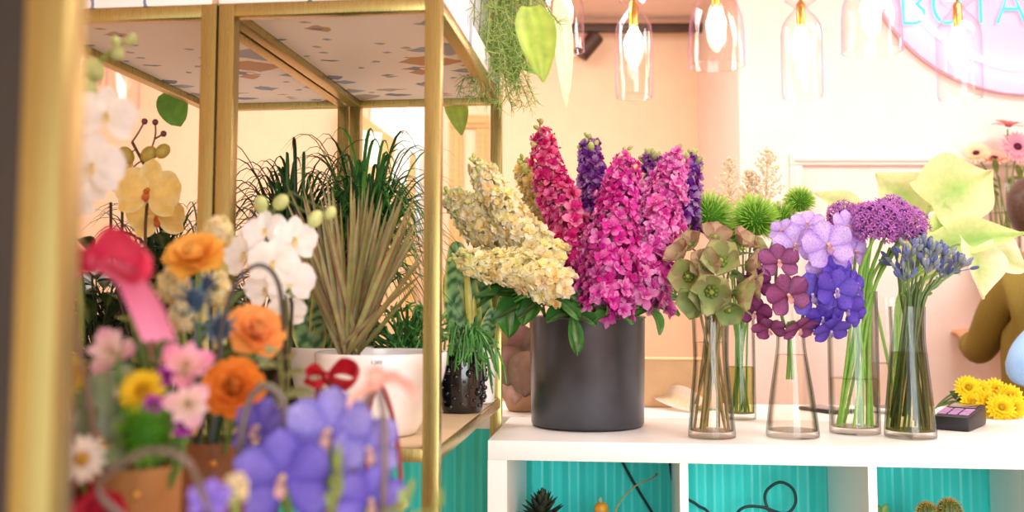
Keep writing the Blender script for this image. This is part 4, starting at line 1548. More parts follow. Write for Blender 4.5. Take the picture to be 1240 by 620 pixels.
leafy('dark leafy plant low in the right rack beside the left snake plant', 312, 2.12, 300, 46, .07, ['#1c3820', '#2a4c2c'], .07)

# ------------------------------------------------------------------ orchids in pots
def orchid(label, potc, poth, stem, blooms, buds, T, Lp, Y, scol='#6f7f3c', bcol='#c5cc7a', potlab=None, bname='orchids in pots', twigs=(), extra=()):
    pot('orchid_pot', potlab, potc, .045, .055, poth, M['bowl'], 'pot', None)
    o = thing('moth_orchid', label, 'orchid', potc + Vector((0, 0, poth * .86)), 0, bname)
    pts = [potc + Vector((0, 0, poth * .86))] + [P(x, y, Y) for x, y in stem]
    st = smooth(pts, 8)
    mb = MB().add(tube(st, .0028, 6, scol))
    for ex in extra:
        mb.add(tube(smooth([potc + Vector((0, 0, poth * .86))] + [P(x, y, Y) for x, y in ex], 6), .0026, 6, '#33291f'))
    for (bx, by, sz, yaw, pit, dy) in blooms:
        p = P(bx, by, Y + dy)
        f = Vector((math.sin(yaw) * math.cos(pit), -math.cos(yaw) * math.cos(pit), math.sin(pit)))
        Mx = frame(p, f, (0, 0, 1), R.uniform(-.2, .2), S(sz, Y))
        b_ = part('blossom', MB().add(T, Mx, tint(.03)), M['petal'], o, sharp=180)
        part('lip', MB().add(Lp, Mx), M['petal'], b_, sharp=180)
        near = min(st, key=lambda q: (q - p).length)
        mb.add(tube(bez(near, (near + p) / 2 + Vector((0, .01, .01)), p - f * .006), .0014, 5, scol))
    for (bx, by, r_) in buds:
        p = P(bx, by, Y)
        near = min(st, key=lambda q: (q - p).length)
        part('bud', MB().add(ball(S(r_, Y), 10, 8, bcol, 1, 1, 1.3), tr(p) @ rx(R.uniform(-.5, .5)) @ ry(R.uniform(-.8, .8))), M['leaf'], o)
        mb.add(tube([near, p], .0011, 5, scol))
    for tw in twigs:
        mb.add(tube(smooth([P(x, y, Y) for x, y in tw], 4), .0016, 5, '#5a3a2a'))
        x, y = tw[-1]
        part('bud', MB().add(ball(S(4, Y), 8, 6, '#6a3a34'), tr(P(x, y, Y))), M['leaf'], o)
    part('stem', mb, M['stem'], o)
    for i in range(4):
        a = i * 1.7 + .4
        part('leaf', MB().add(leafT(.14, .05, '#2f5e2c', '#3f7034', bend=-.9, ruf=.01, b=.5), along(potc + Vector((0, 0, poth * .86)), (math.cos(a), math.sin(a), .7))), M['leaf'], o)
WT = phal('#fbf8f2', '#ffffff', '#fbf6f0')
WL = lip('#f8f0e0', '#f3e6c0', '#e8d27a')
ct = P(100, 400, 1.06)
orchid('tall blurred white moth orchid beside the nearest gold post', Vector((ct.x, 1.06, TZ + .0005)), .11, [(98, 470), (96, 330), (82, 220), (86, 140), (104, 92), (142, 56)],
       [(128, 140, 74, .5, .1, -.01), (112, 200, 78, .3, -.1, -.02), (92, 165, 66, -.3, .1, 0), (88, 240, 66, -.2, -.1, .0), (108, 225, 50, .6, -.3, .01)],
       [(114, 84, 12), (142, 64, 8), (140, 50, 6), (158, 48, 7), (104, 108, 14)], WT, WL, 1.06, '#8a9a4a', '#c9d28a', 'white pot of the blurred orchid on the front table')
YT = phal('#fce694', '#f9d97a', '#fdf0b8')
YL = lip('#c8316a', '#a82058', '#e8a83a')
yo = onshelf(172, 1.68)
orchid('yellow moth orchid with magenta lips inside the left rack', yo, .1, [(176, 380), (176, 280), (180, 215), (172, 195), (160, 172)],
       [(180, 232, 80, .1, .1, -.02), (190, 262, 70, .2, -.4, .01), (150, 212, 60, -.7, .1, .02)],
       [(153, 188, 9), (180, 187, 9), (197, 183, 8)], YT, YL, 1.68, '#5a3f2c', '#c0a94e', 'white pot of the yellow orchid in the left rack',
       twigs=[((180, 190), (188, 165), (188, 148)), ((160, 172), (168, 160), (175, 147)), ((188, 168), (198, 162))], extra=[[(150, 330), (148, 240)], [(138, 330), (134, 245)]])
wo = Vector((P(335, 400, 1.3).x, 1.3, TZ + .0005))
orchid('white moth orchid in bloom in front of the gold posts and snake plant', wo, .12, [(348, 470), (348, 390), (340, 320), (330, 262), (342, 246), (352, 232)],
       [(322, 280, 56, -.1, .3, -.01), (356, 290, 58, .5, .1, .0), (298, 308, 66, -.4, .0, .01), (332, 318, 64, 0, 0, -.03), (352, 338, 60, .2, -.1, -.02), (322, 350, 54, -.2, -.2, .0), (346, 378, 52, .4, -.5, .01)],
       [(340, 245, 9), (382, 265, 9), (400, 258, 7), (316, 248, 9)], WT, WL, 1.3, '#5c6a34', '#ccd68c', 'white pot of the orchid by the gold posts on the front table',
       twigs=[], extra=[[(352, 400), (352, 360)]])

# ------------------------------------------------------------------ greenery hanging from the top of the right rack
TOPZ = zt + .02 + .045
hp = OR + W * .62 - U * .085
hp = Vector((hp.x, hp.y, TOPZ + .0005))
pot('plant_pot', 'white pot on top of the right rack with ferns hanging out', hp, .06, .075, .13, M['bowl'], 'pot', None)
o = thing('asparagus_fern', 'feathery asparagus fern hanging over the top right corner of the rack', 'fern', hp + Vector((0, 0, .11)), 0)
Yh = hp.y
mb = MB()
def frond(pts, n, ln, c):
    p = smooth(pts, 8)
    mb.add(tube(p, .0012, 5, '#8aa24e'))
    for i in range(2, len(p)):
        for k in range(n):
            t = (p[i] - p[i - 1]).normalized()
            e = p[i] + (jit(t * .5, .9).normalized()) * R.uniform(.4, 1) * ln
            md = (p[i] + e) / 2 + jit((0, 0, 0), .004)
            mb.add(tube([p[i], md, e], [.0008, .0007, .0003], 4, mix('#6f9a3c', '#bfd07a', R.random())))
root = hp + Vector((0, 0, .12))
for (x1, y1, x2, y2, dy) in [(598, 40, 592, 95, -.1), (610, 30, 618, 110, -.05), (585, 30, 578, 90, -.12), (625, 25, 640, 85, -.02), (605, 60, 604, 130, -.08), (590, 50, 570, 118, -.14), (618, 70, 632, 128, -.06), (640, 20, 655, 60, .02), (600, 10, 612, 75, -.12), (615, 15, 600, 60, .04), (630, 40, 622, 90, .06), (650, 10, 664, 40, .05)]:
    for z_ in range(5):
        jx, jy = R.uniform(-12, 12) * (z_ > 0), R.uniform(-25, 6) * (z_ > 0)
        frond([root, P(x1 + jx, -60, Yh + dy * .5), P(x1 + jx, y1 + jy, Yh + dy + .03 * z_), P(x2 + jx * 1.4, y2 + jy, Yh + dy + .03 * z_)], 5, .036, 0)
part('foliage', mb, M['leaf'], o)
vo = Vector((hp.x - .03, hp.y + .07, TOPZ + .0005))
o = thing('climbing_vine', 'vine with large heart leaves hanging around the top of the right rack', 'plant', hp + Vector((0.02, 0, .11)), 0)
mv = MB()
lv = [(642, 8, 660, 98, 52, Yh - .62, '#b9cc5a', '#8fb23e', (.2, -1, .3)), (612, 35, 622, 100, 50, Yh + .05, '#8fb048', '#6f9a36', (-.3, -1, .2)), (676, 0, 688, 130, 30, Yh + .2, '#f3e0a8', '#f8ecd0', (.6, -1, 0)),
      (548, 116, 560, 163, 30, 2.42, '#6f8424', '#7d9430', (.3, -1, 0)), (640, 75, 655, 88, 30, Yh, '#76a23a', '#8db54e', (0, -1, .5))]
for (bx, by, tx, ty, wp, Yl, c0, c1, up) in lv:
    p, q = P(bx, by, Yl), P(tx, ty, Yl - .02)
    T = petal(1, 1, 9, 6, .6, .8, -.3, .12, .03, bw=.5, colf=lambda u, v, c0=c0, c1=c1: mix(c0, c1, .5) * np.ones((len(u), 1)) + (hx(c0) - hx(c1)) * (.5 * np.cos(v * 9)).reshape(-1, 1) * .6)
    v = T[0] * np.array([S(wp, Yl), (q - p).length, S(wp, Yl)])
    part('leaf', MB().add((v, T[1], T[2]), along(p, q - p, up)), M['leaf'], o, sharp=180)
    mv.add(tube(smooth([root, P(bx - 4, -55, (Yh + Yl) / 2), p], 6), .002, 5, '#8a9a4a'))
part('stem', mv, M['stem'], o)
# plant on top of the left rack
hp2 = OL + W * .5 - U * .12
hp2 = Vector((hp2.x, hp2.y, TOPZ + .0005))
pot('plant_pot', 'white pot on top of the left rack with a leaf hanging down behind', hp2, .055, .07, .12, M['bowl'], 'pot', None)
o = thing('climbing_vine', 'vine on the left rack with one dark green leaf hanging beside the posts', 'plant', hp2 + Vector((0, 0, .1)), 0)
p, q = P(206, 108, 2.36), P(216, 152, 2.34)
T = petal(1, 1, 9, 6, .75, .5, -.3, .12, .02, c0='#3f6a1f', c1='#4f7f28')
part('leaf', MB().add((T[0] * np.array([.08, (q - p).length, .08]), T[1], T[2]), along(p, q - p, (-.2, -1, .2))), M['leaf'], o, sharp=180)
part('stem', tube(smooth([hp2 + Vector((0, 0, .11)), Vector((hp2.x + .02, 2.36, TOPZ + .14)), P(206, 60, 2.37), p], 6), .002, 5, '#6f8440'), M['stem'], o)
for a in range(7):
    d = Vector((math.cos(a), math.sin(a), .8))
    part('leaf', MB().add(leafT(.13, .07, '#4f7f28', '#5f9034', b=.55), along(hp2 + Vector((0, 0, .11)), d)), M['leaf'], o)
# ================================================================== BOUQUET BOXES ON THE FRONT TABLE
def flower_box(label, px, Y, ytop, rpx, mat, rb=.8, name='flower_box', oval=1.):
    q = P(px, ytop, Y)
    r = S(rpx, Y)
    c = Vector((q.x, Y, TZ + .0005))
    h = q.z - TZ
    o = thing(name, label, 'flower box', c, 0, 'kraft flower boxes')
    pr = [(0, .001), (r * rb - .003, .001), (r * rb, .004), (r, h - .002), (r - .001, h), (r - .0025, h - .001), (r * rb - .003, .006), (0, .005)]
    lp(o, 'box_body', lathe(pr, 40), mat, sharp=40)
    lp(o, 'seam', tube([(r * rb * .26, -r * rb * .966 - .0005, .01), (r * .26, -r * .966 - .0005, h - .004)], .0008, 5), mat)
    for s in (-1, 1):
        a = -PI / 2 + s * .3
        mb = MB()
        for k in (0,):
            rr_ = r * (rb + (1 - rb) * .9)
            mb.add(ball(.004, 10, 6), frame(Vector((rr_ * math.cos(a), rr_ * math.sin(a), h * .93)), (math.cos(a), math.sin(a), 0)) @ sca((1, 1, .5)))
        lp(o, 'rivet', mb, M['brass'])
    lp(o, 'moss_filling', lathe([(0, h - .012), (r * .8, h - .014), (r - .004, h - .02)], 24), M['soil'])
    return o, c, r, h

def handle(o, pts, Y, r, mat_col, name='handle', dys=None):
    w_ = [P(x, y, Y + (dys[i] if dys else 0)) for i, (x, y) in enumerate(pts)]
    part(name, tube(smooth(w_, 8), r, 8, mat_col), M['stem'], o)

def flower(name, label, cat, px, py, sz, Y, foot, T, face=(0, -1, .3), roll=None, group=None, mat='petal', stemcol='#5d8a3c', headname='flower_head', tn=.05, leafc=None):
    p = P(px, py, Y)
    f = Vector(face).normalized()
    o = thing(name, label, cat, foot, 0, group)
    part('stem', tube(bez(foot, p + Vector((0, .01, -.04)), p - f * S(sz, Y) * .08, 7), .0022, 6, stemcol), M['stem'], o)
    part(headname, MB().add(T, frame(p, f, (0, 0, 1), R.uniform(0, 6) if roll is None else roll, S(sz, Y)), tint(tn)), M[mat], o, sharp=180)
    return o

# -- box with orange roses
bB, cB, rB, hB = flower_box('dark brown flower box of orange roses with a thin dark wire handle', 258, 1.06, 532, 46, M['brownbox'], .72)
handle(bB, [(226, 560), (262, 470), (268, 400), (285, 345), (312, 321), (335, 338), (343, 390), (338, 450), (300, 540)], 1.06, .0024, '#3f342f', dys=[-.02, -.05, -.05, -.05, -.04, -.03, -.01, .0, .0])
def fb(c, h, dx=0, dy=0):
    return Vector((c.x + dx, c.y + dy, c.z + h - .03))
RO = roseT('#f08a2c', '#f6b04e', '#d9601c')
RY = roseT('#f2b040', '#f8cf70', '#e8902c')
RP = roseT('#f3a048', '#f9c47c', '#ec8a60')
flower('rose', 'yellow-orange rose at the top of the orange bouquet', 'rose', 238, 316, 66, 1.06, fb(cB, hB, -.01), RY, (.0, -.75, .75), group='orange roses')
flower('rose', 'peach-orange rose at the right of the orange bouquet under the wire', 'rose', 308, 405, 64, 1.04, fb(cB, hB, .02), RP, (.5, -.8, .6), group='orange roses')
flower('rose', 'deep orange ruffled rose lowest in the orange bouquet', 'rose', 284, 472, 66, 1.0, fb(cB, hB, .01, -.02), RO, (.15, -1, .35), group='orange roses')
CS = [stockT('#f3e2a0', '#fff6d2', 40 + i) for i in range(3)]
def creamtuft(label, px, py, rpx, Y, foot, n=14):
    p = P(px, py, Y)
    o = thing('cream_stock', label, 'flower', foot, 0, 'cream stocks in the bouquet')
    part('stem', tube(bez(foot, p + Vector((0, .01, -.05)), p, 6), .0026, 6, '#8aa050'), M['stem'], o)
    mb = MB()
    for v in fib(n):
        mb.add(R.choice(CS), frame(p + Vector((v.x, v.y, v.z * 1.3)) * S(rpx, Y) * .7, v, (0, 0, 1), R.uniform(0, 6), S(rpx, Y) * 1.0), tint(.05))
    part('flower_head', mb, M['creamy'], o, sharp=180)
creamtuft('cream stock tuft left of the yellow-orange rose', 210, 345, 20, 1.08, fb(cB, hB, -.02), 16)
creamtuft('cream stock tuft beside the pink ribbon tail', 222, 382, 18, 1.03, fb(cB, hB, -.02, -.01), 14)
creamtuft('cream stock tuft pale green on top, right of the yellow-orange rose', 264, 283, 19, 1.14, fb(cB, hB, .0, .02), 16)
creamtuft('cream stock tuft under the white orchid blooms', 262, 350, 19, 1.1, fb(cB, hB, .01, .02), 14)
def thistle(label, px, py, rpx, Y, foot):
    p = P(px, py, Y)
    r = S(rpx, Y)
    o = thing('blue_thistle', label, 'thistle', foot, 0, 'blue thistles')
    part('stem', tube(bez(foot, p + Vector((0, .01, -.05)), p, 6), .002, 6, '#5b6f78'), M['stem'], o)
    mb = MB()
    mb.add(ball(r * .42, 10, 8, '#3f5674', 1, 1, 1.25), tr(p))
    bl = petal(1, .12, 3, 1, .6, .8, .1, c0='#4a6482', c1='#8ea4bc', bw=.5)
    for v in fib(90):
        mb.add(bl, along(p + v * r * .3, v, jit((0, 0, 1), .5), r * R.uniform(.35, .5)), tint(.1))
    br = petal(1, .16, 4, 2, .7, .9, .3, c0='#41637a', c1='#6f8fa8', bw=.4)
    for i in range(11):
        a = 2 * PI * i / 11
        d = Vector((math.cos(a), -.5 + .8 * math.sin(a) * .5, math.sin(a)))
        mb.add(br, along(p, d, (0, -1, 0), r * 1.15))
    part('flower_head', mb, M['petal'], o, sharp=180)
thistle('blue thistle under the yellow-orange rose', 236, 365, 26, 1.03, fb(cB, hB, -.01, -.01))
thistle('blue thistle framed by the wire handle', 268, 398, 26, 1.02, fb(cB, hB, .0, -.02))
thistle('blue thistle high beside the white orchid', 252, 345, 20, 1.09, fb(cB, hB, .01))
def greens(label, foot, lv, Y, c0, c1, name='leafy_sprig', grp='greenery in the bouquets', wd=None, b=.7):
    o = thing(name, label, 'foliage', foot, 0, grp)
    mb = MB()
    for (bx, by, tx, ty, wp) in lv:
        p, q = P(bx, by, Y + R.uniform(-.02, .02)), P(tx, ty, Y + R.uniform(-.03, .02))
        part('leaf', MB().add(leafT((q - p).length, S(wp, Y), c0, c1, bend=-.4, b=b), along(p, q - p + Vector((0, 0, .01)), (R.uniform(-.4, .4), -1, .5))), M['leaf'], o, sharp=180)
        mb.add(tube(bez(foot, (foot + p) / 2 + Vector((0, .01, .02)), p, 5), .0014, 5, c1))
    part('stem', mb, M['stem'], o)
    return o
greens('dark green leaves low in the orange bouquet', fb(cB, hB), [(270, 500, 240, 470, 22), (260, 490, 225, 445, 24), (290, 440, 260, 425, 20), (280, 430, 330, 440, 18), (250, 470, 232, 410, 22), (300, 500, 325, 470, 20), (250, 440, 290, 425, 18), (240, 500, 222, 520, 20), (270, 380, 300, 350, 12), (240, 420, 256, 385, 16)], 1.07, '#2b4a22', '#4a6a30')
greens('thin olive leaves left of the cream tufts', fb(cB, hB, -.03), [(225, 440, 138, 408, 18), (190, 410, 180, 345, 14), (215, 400, 130, 385, 12), (200, 440, 150, 440, 16), (170, 420, 150, 360, 12)], 1.12, '#5d6a34', '#77843e')

# -- pink bouquet box
bA, cA, rA, hA = flower_box('kraft flower box of pink alstroemeria with a pink satin bow', 168, .86, 562, 50, M['kraft'], .82)
handle(bA, [(120, 560), (100, 440), (90, 380), (95, 335), (112, 318), (150, 330), (185, 420), (208, 560)], .86, .0022, '#7a5a4a', dys=[-.05, -.05, -.05, -.05, -.05, -.03, .0, .03])
for i, (a_, b_) in enumerate([((205, 560), (240, 600))]):
    pass
o = thing('satin_bow', 'hot pink satin ribbon bow tied to the wire handle', 'bow', P(108, 318, .81), 0, 'ribbon bows')
Yb = .805
def Pk(x, y, d=0):
    return P(x, y, Yb + d)
part('loop', strip([Pk(108, 312), Pk(140, 292, -.02), (Pk(182, 318, -.03)), Pk(160, 345, -.02), Pk(112, 318)], [.012, .03, .034, .03, .012], [(0, -.5, 1), (0, -.6, .9), (.3, -.9, .4), (0, -.7, .8)], '#f0446c', '#de2f58'), M['ribbon'], o, sharp=180)
part('loop', strip([Pk(106, 314), Pk(92, 298, -.01), Pk(70, 308, -.01), Pk(88, 324, -.01), Pk(106, 318)], [.01, .022, .024, .022, .01], [(0, -.5, 1), (0, -.6, .9), (0, -.9, .4)], '#ec4a70', '#f2688c'), M['ribbon'], o, sharp=180)
part('knot', MB().add(ball(.009, 12, 8, '#d83058', 1, .8, 1.2), tr(Pk(107, 315, -.005))), M['ribbon'], o)
part('tail', strip([Pk(112, 318, -.008), Pk(150, 330, -.02), Pk(176, 365, -.03), Pk(196, 412, -.02)], [.012, .026, .032, .03], [(.6, -.3, .7), (.9, -.4, .1), (1, -.2, 0)], '#f2557c', '#fb9cc0'), M['ribbon'], o, sharp=180)
AP = alstroT('#f0a8c4', '#f8d0dc', '#f3e0c0')
AD = alstroT('#e878b0', '#f4a8cc', '#f6d8b8')
flower('alstroemeria', 'dusty pink alstroemeria under the satin bow', 'flower', 140, 428, 76, .84, fb(cA, hA, -.01), AP, (-.2, -1, .4), group='pink alstroemerias')
flower('alstroemeria', 'pink alstroemeria at the upper right beside the ribbon tail', 'flower', 224, 446, 78, .86, fb(cA, hA, .02), AD, (.4, -.8, .5), group='pink alstroemerias')
flower('alstroemeria', 'pale pink alstroemeria lowest on the right', 'flower', 228, 488, 70, .83, fb(cA, hA, .02, -.01), AP, (.3, -1, -.1), group='pink alstroemerias')
flower('alstroemeria', 'shaded pink alstroemeria behind the ribbon tail', 'flower', 190, 425, 62, .9, fb(cA, hA, .01, .02), AD, (.1, -1, .5), group='pink alstroemerias')
DY = daisyT(18, .36, .13, '#e8b818', '#f8dc3c', '#c89018', 3, .2, .25)
flower('chrysanthemum', 'yellow chrysanthemum in the middle of the pink bouquet', 'flower', 172, 474, 62, .83, fb(cA, hA, 0, -.01), DY, (0, -1, .5), group='yellow flowers in the pink bouquet')
flower('chrysanthemum', 'yellow chrysanthemum half hidden by the nearest gold post', 'flower', 88, 454, 56, .85, fb(cA, hA, -.02), DY, (-.3, -1, .2), group='yellow flowers in the pink bouquet')
PU = daisyT(10, .34, .2, '#9a2a98', '#c850b8', '#7a2070', 2, .2, .4)
flower('purple_aster', 'small purple aster beside the yellow chrysanthemum', 'flower', 186, 490, 30, .82, fb(cA, hA, .01, -.02), PU, (0, -1, .1), group='purple asters')
flower('purple_aster', 'small violet aster under the pale pink alstroemeria', 'flower', 222, 516, 32, .83, fb(cA, hA, .02, -.01), PU, (.1, -1, -.1), group='purple asters')
flower('purple_aster', 'small violet aster between the pink alstroemerias', 'flower', 202, 456, 32, .85, fb(cA, hA, .01), PU, (.1, -1, .3), group='purple asters')
p = P(176, 524, .82)
o = thing('green_dianthus', 'blurred green pompom flower low in the pink bouquet', 'flower', fb(cA, hA, .0, -.02), 0)
part('stem', tube([fb(cA, hA, 0, -.02), p + Vector((0, .01, 0))], .002, 6, '#5d8f45'), M['stem'], o)
mb = MB().add(ball(S(26, .82), 12, 8, '#3f7d1a'), tr(p))
bl = petal(1, .12, 3, 1, .8, .7, .25, c0='#3f8a1c', c1='#86c23c', bw=.4)
for v in fib(220):
    mb.add(bl, along(p + v * S(20, .82), jit(v, .2), jit((0, 0, 1), .8), S(22, .82)), tint(.12))
part('flower_head', mb, M['petal'], o, sharp=180)
WD = daisyT(13, .4, .16, '#f6ece0', '#fffaf2', '#e0b84a', 1, .2, .15)
o = flower('white_daisy', 'white daisy at the lower left of the pink bouquet', 'daisy', 99, 556, 58, .8, fb(cA, hA, -.03, -.03), WD, (.75, -.8, .1), group=None)
part('disc', MB().add(ball(S(7, .8), 10, 6, '#dfb045', 1, 1, .6), frame(P(99, 556, .8) + Vector((.75, -.8, .1)).normalized() * .003, (.75, -.8, .1))), M['petal'], o)
RR = roseT('#b5162e', '#c8304a', '#8a0f22')
flower('rose', 'dark red rose at the bottom left under the daisy', 'rose', 92, 592, 56, .82, fb(cA, hA, -.035, -.01), RR, (-.3, -1, .3), group='red roses')
flower('rose', 'red rose cut off by the frame below the kraft box', 'rose', 120, 628, 60, .76, fb(cA, hA, -.02, -.03), RR, (0, -.7, .8), group='red roses')
greens('grey-green eucalyptus leaves left in the pink bouquet', fb(cA, hA, -.02), [(120, 520, 95, 470, 30), (130, 500, 115, 440, 34), (140, 540, 128, 480, 34), (110, 540, 92, 500, 26), (150, 540, 145, 500, 30), (135, 470, 165, 445, 26), (110, 590, 130, 545, 28), (150, 560, 120, 560, 26)], .84, '#7a8a6a', '#8f9a78')
greens('dark green leaves filling the pink bouquet', fb(cA, hA), [(170, 560, 140, 530, 26), (190, 560, 225, 540, 24), (160, 520, 150, 470, 22), (200, 530, 205, 475, 22), (110, 580, 90, 530, 26), (180, 450, 160, 410, 20), (215, 530, 240, 515, 18), (130, 600, 100, 570, 26), (190, 440, 204, 405, 16)], .87, '#25401f', '#456428')

# -- near box at the bottom edge with a bent handle
bD, cD, rD_, hD = flower_box('nearest kraft flower box, almost wholly below the frame', 226, .72, 640, 52, M['kraft'], .85)
handle(bD, [(180, 650), (120, 596), (150, 560), (190, 545), (228, 560), (246, 600), (270, 650)], .7, .0026, '#6f5c50', dys=[0, -.01, -.01, -.01, -.01, 0, 0])
PV = vandaT('#7a62c4', '#9a80d8', '#6a50b8')
flower('vanda_orchid', 'purple orchid bloom at the bottom edge beside the cream flowers', 'orchid', 254, 606, 56, .7, fb(cD, hD, .01), PV, (0, -1, .6), roll=0, group='purple orchids in boxes', mat='vanda', headname='blossom')
creamtuft('cream flower tuft at the bottom edge above the purple orchid bloom', 285, 592, 17, .74, fb(cD, hD, .02), 10)
# -- purple vanda box
bC, cC, rC, hC = flower_box('flower box crowded with purple vanda orchids and two looped handles', 378, .88, 640, 66, M['kraft'], .85)
handle(bC, [(286, 620), (290, 545), (300, 490), (318, 469), (338, 478), (345, 500), (348, 560)], .86, .003, '#6f6058')
handle(bC, [(424, 640), (428, 560), (438, 500), (455, 470), (464, 500), (466, 560), (462, 640)], .84, .0028, '#7a6660')
PVT = vandaT('#5f52b8', '#8478d2', '#5044a8')
PVL = vandaT('#7d74cc', '#a49ce0', '#6f66c4')
LV = lip('#c878b8', '#e0a0a8', '#f0d8b0')
for lab, px, py, sz, T_v, fc, dy in [('large purple orchid bloom lowest at the front of its box', 345, 580, 112, PVT, (-.1, -1, .1), -.03), ('light purple orchid bloom at the top of its box beside the handle', 400, 525, 104, PVL, (-.2, -1, .25), -.02),
                             ('light purple orchid bloom facing right under the pink bow', 442, 545, 88, PVL, (.7, -.8, .1), -.01), ('purple orchid bloom at the upper left above the handle loop', 315, 520, 76, PVT, (-.5, -.8, .4), .02),
                             ('dark purple orchid bloom at the lower right corner of its box', 447, 606, 84, PVT, (.5, -1, -.1), -.02), ('purple orchid bloom cut by the frame between two others', 400, 610, 84, PVT, (.1, -1, .0), .0)]:
    o = flower('vanda_orchid', lab, 'orchid', px, py, sz * 1.12, .86 + dy, fb(cC, hC, 0, 0), T_v, fc, roll=R.uniform(-.3, .3), group='purple orchids in boxes', mat='vanda', headname='blossom')
    part('lip', MB().add(LV, frame(P(px, py, .86 + dy), fc, (0, 0, 1), 0, S(sz * 1.12, .86))), M['petal'], o, sharp=180)
eu = thing('eucalyptus_sprig', 'eucalyptus sprig standing up behind the purple orchids', 'foliage', fb(cC, hC, -.02, .03), 0, 'greenery in the bouquets')
st_ = smooth([fb(cC, hC, -.02, .03), P(338, 560, .93), P(342, 480, .94), P(338, 425, .95)], 8)
mb = MB().add(tube(st_, .0018, 6, '#8a8a4a'))
for k, (x, y) in enumerate([(318, 442), (362, 450), (315, 468), (372, 474), (312, 492), (376, 498), (318, 520), (372, 522), (322, 548), (366, 546), (352, 428), (326, 425)]):
    q = P(x, y, .93 + R.uniform(-.02, .02))
    a_ = min(st_, key=lambda z: (z - q).length)
    part('leaf', MB().add(leafT((q - a_).length * 1.15, S(22, .93), '#7d8458', '#949a6a', bend=-.2, b=.55), along(a_, q - a_, (0, -.7, 1))), M['leaf'], eu, sharp=180)
part('stem', mb, M['stem'], eu)
greens('tiny olive leaves in front of the purple orchids', fb(cC, hC, .02, -.03), [(408, 600, 402, 575, 14), (404, 610, 416, 585, 12), (400, 615, 396, 595, 12), (412, 580, 405, 555, 12), (490, 612, 482, 592, 10), (494, 606, 500, 588, 10), (484, 616, 490, 598, 10), (530, 616, 536, 604, 9)], .8, '#6f8a3a', '#94a458')
creamtuft('small cream flowers behind the eucalyptus sprig', 332, 500, 14, 1.0, fb(cC, hC, -.02, .04), 9)

# -- burgundy handles with bows
bE, cE, rE, hE = flower_box('flower box with burgundy handle and red bow just in front of the racks', 440, 1.16, 640, 46, M['kraft'], .85)
handle(bE, [(388, 640), (386, 540), (384, 480), (392, 462), (404, 478), (406, 540), (404, 640)], 1.14, .003, '#7a2a30', dys=[0] * 7)
handle(bE, [(446, 640), (444, 540), (448, 490), (460, 466), (474, 500), (484, 560), (486, 640)], 1.12, .003, '#8a2f34', dys=[0] * 7)
def bow(label, px, py, Y, sc_, c0, c1, spec):
    c = P(px, py, Y)
    o = thing('satin_bow', label, 'bow', c, 0, 'ribbon bows')
    for nm, pts, wd in spec:
        pp = [P(px + x * sc_, py + y * sc_, Y + d) for x, y, d in pts]
        part(nm, strip(pp, [S(w_ * sc_, Y) for w_ in wd], [(0, -.4, 1), (.2, -.6, .9), (.3, -.9, .5), (0, -.4, 1)], c0, c1), M['ribbon'], o, sharp=180)
    part('knot', MB().add(ball(S(6 * sc_, Y), 12, 8, c0, 1, .8, 1.2), tr(c + Vector((0, -.004, 0)))), M['ribbon'], o)
bow('burgundy red satin bow in front of the white bowl', 396, 456, 1.12, 1, '#a01020', '#c8203a',
    [('loop', [(0, 0, 0), (18, -14, -.01), (38, -6, -.015), (26, 12, -.02), (0, 2, 0)], [8, 24, 28, 24, 8]), ('loop', [(0, 0, 0), (-14, -8, -.005), (-26, 0, -.01), (-14, 8, -.01), (0, 2, 0)], [8, 18, 20, 18, 8]), ('tail', [(2, 2, 0), (14, 16, -.01), (24, 26, -.015), (30, 40, -.015)], [8, 14, 16, 14])])
bow('pale pink satin bow over the purple orchids', 455, 466, .83, 1, '#f0a494', '#f6c2b2',
    [('loop', [(0, 0, 0), (-12, -8, -.01), (2, -17, -.015), (14, -8, -.01), (0, 0, 0)], [8, 20, 24, 20, 8]), ('tail', [(0, 0, 0), (18, -10, -.01), (34, -4, -.015), (50, 10, -.02)], [10, 20, 26, 24]), ('tail', [(0, 2, 0), (-14, 8, -.005), (-26, 18, -.01), (-34, 26, -.01)], [8, 16, 20, 18])])
creamtuft('tiny pink flowers beside the burgundy handle at the frame bottom', 486, 608, 9, 1.08, Vector((cE.x + .02, cE.y - .02, cE.z + hE - .03)), 8)

# ================================================================== THINGS ON THE COUNTER
q = PZ(1178, 522, SZ)
tm_ = thing('card_terminal', 'dark card payment terminal with pinkish keys beside the yellow flowers', 'card terminal', Vector((q.x, q.y + .06, SZ + .0005)), math.radians(-38))
mb = MB()
bx_ = box(-.036, .036, -.072, .082, 0, .03, .006)
v = bx_[0].copy()
v[:, 2] *= 1 + (v[:, 1] + .07) * 3.2
lp(tm_, 'body', (v, bx_[1], bx_[2]), M['black'])
def tz(y):
    return .03 * (1 + (y + .07) * 3.2) + .0004
sl = math.atan(.03 * 3.2)
for r_ in range(4):
    for c_ in range(3):
        x, y = -.022 + c_ * .022, -.052 + r_ * .0165
        lp(tm_, 'key', MB().add(box(-.009, .009, -.006, .006, 0, .003, .001), tr(x, y, tz(y)) @ rx(sl)), M['key'])
lp(tm_, 'screen', MB().add(box(-.028, .028, -.026, .026, 0, .0015, .0005), tr(0, .046, tz(.046)) @ rx(sl)), M['blackgloss'])
mbf = MB()
for s in (-1, 1):
    pass
YC = daisyT(20, .42, .13, '#f2c90c', '#fbe53a', '#d9a010', 3, .12, .15)
lab_y = ['leftmost, highest on its bunch', 'large, facing the camera from the middle', 'upper, beside the person\'s olive shirt', 'low, touching the counter edge', 'right, partly behind the denim sleeve', 'lower left, just above the card terminal', 'behind the large middle one', 'small, at the lower right']
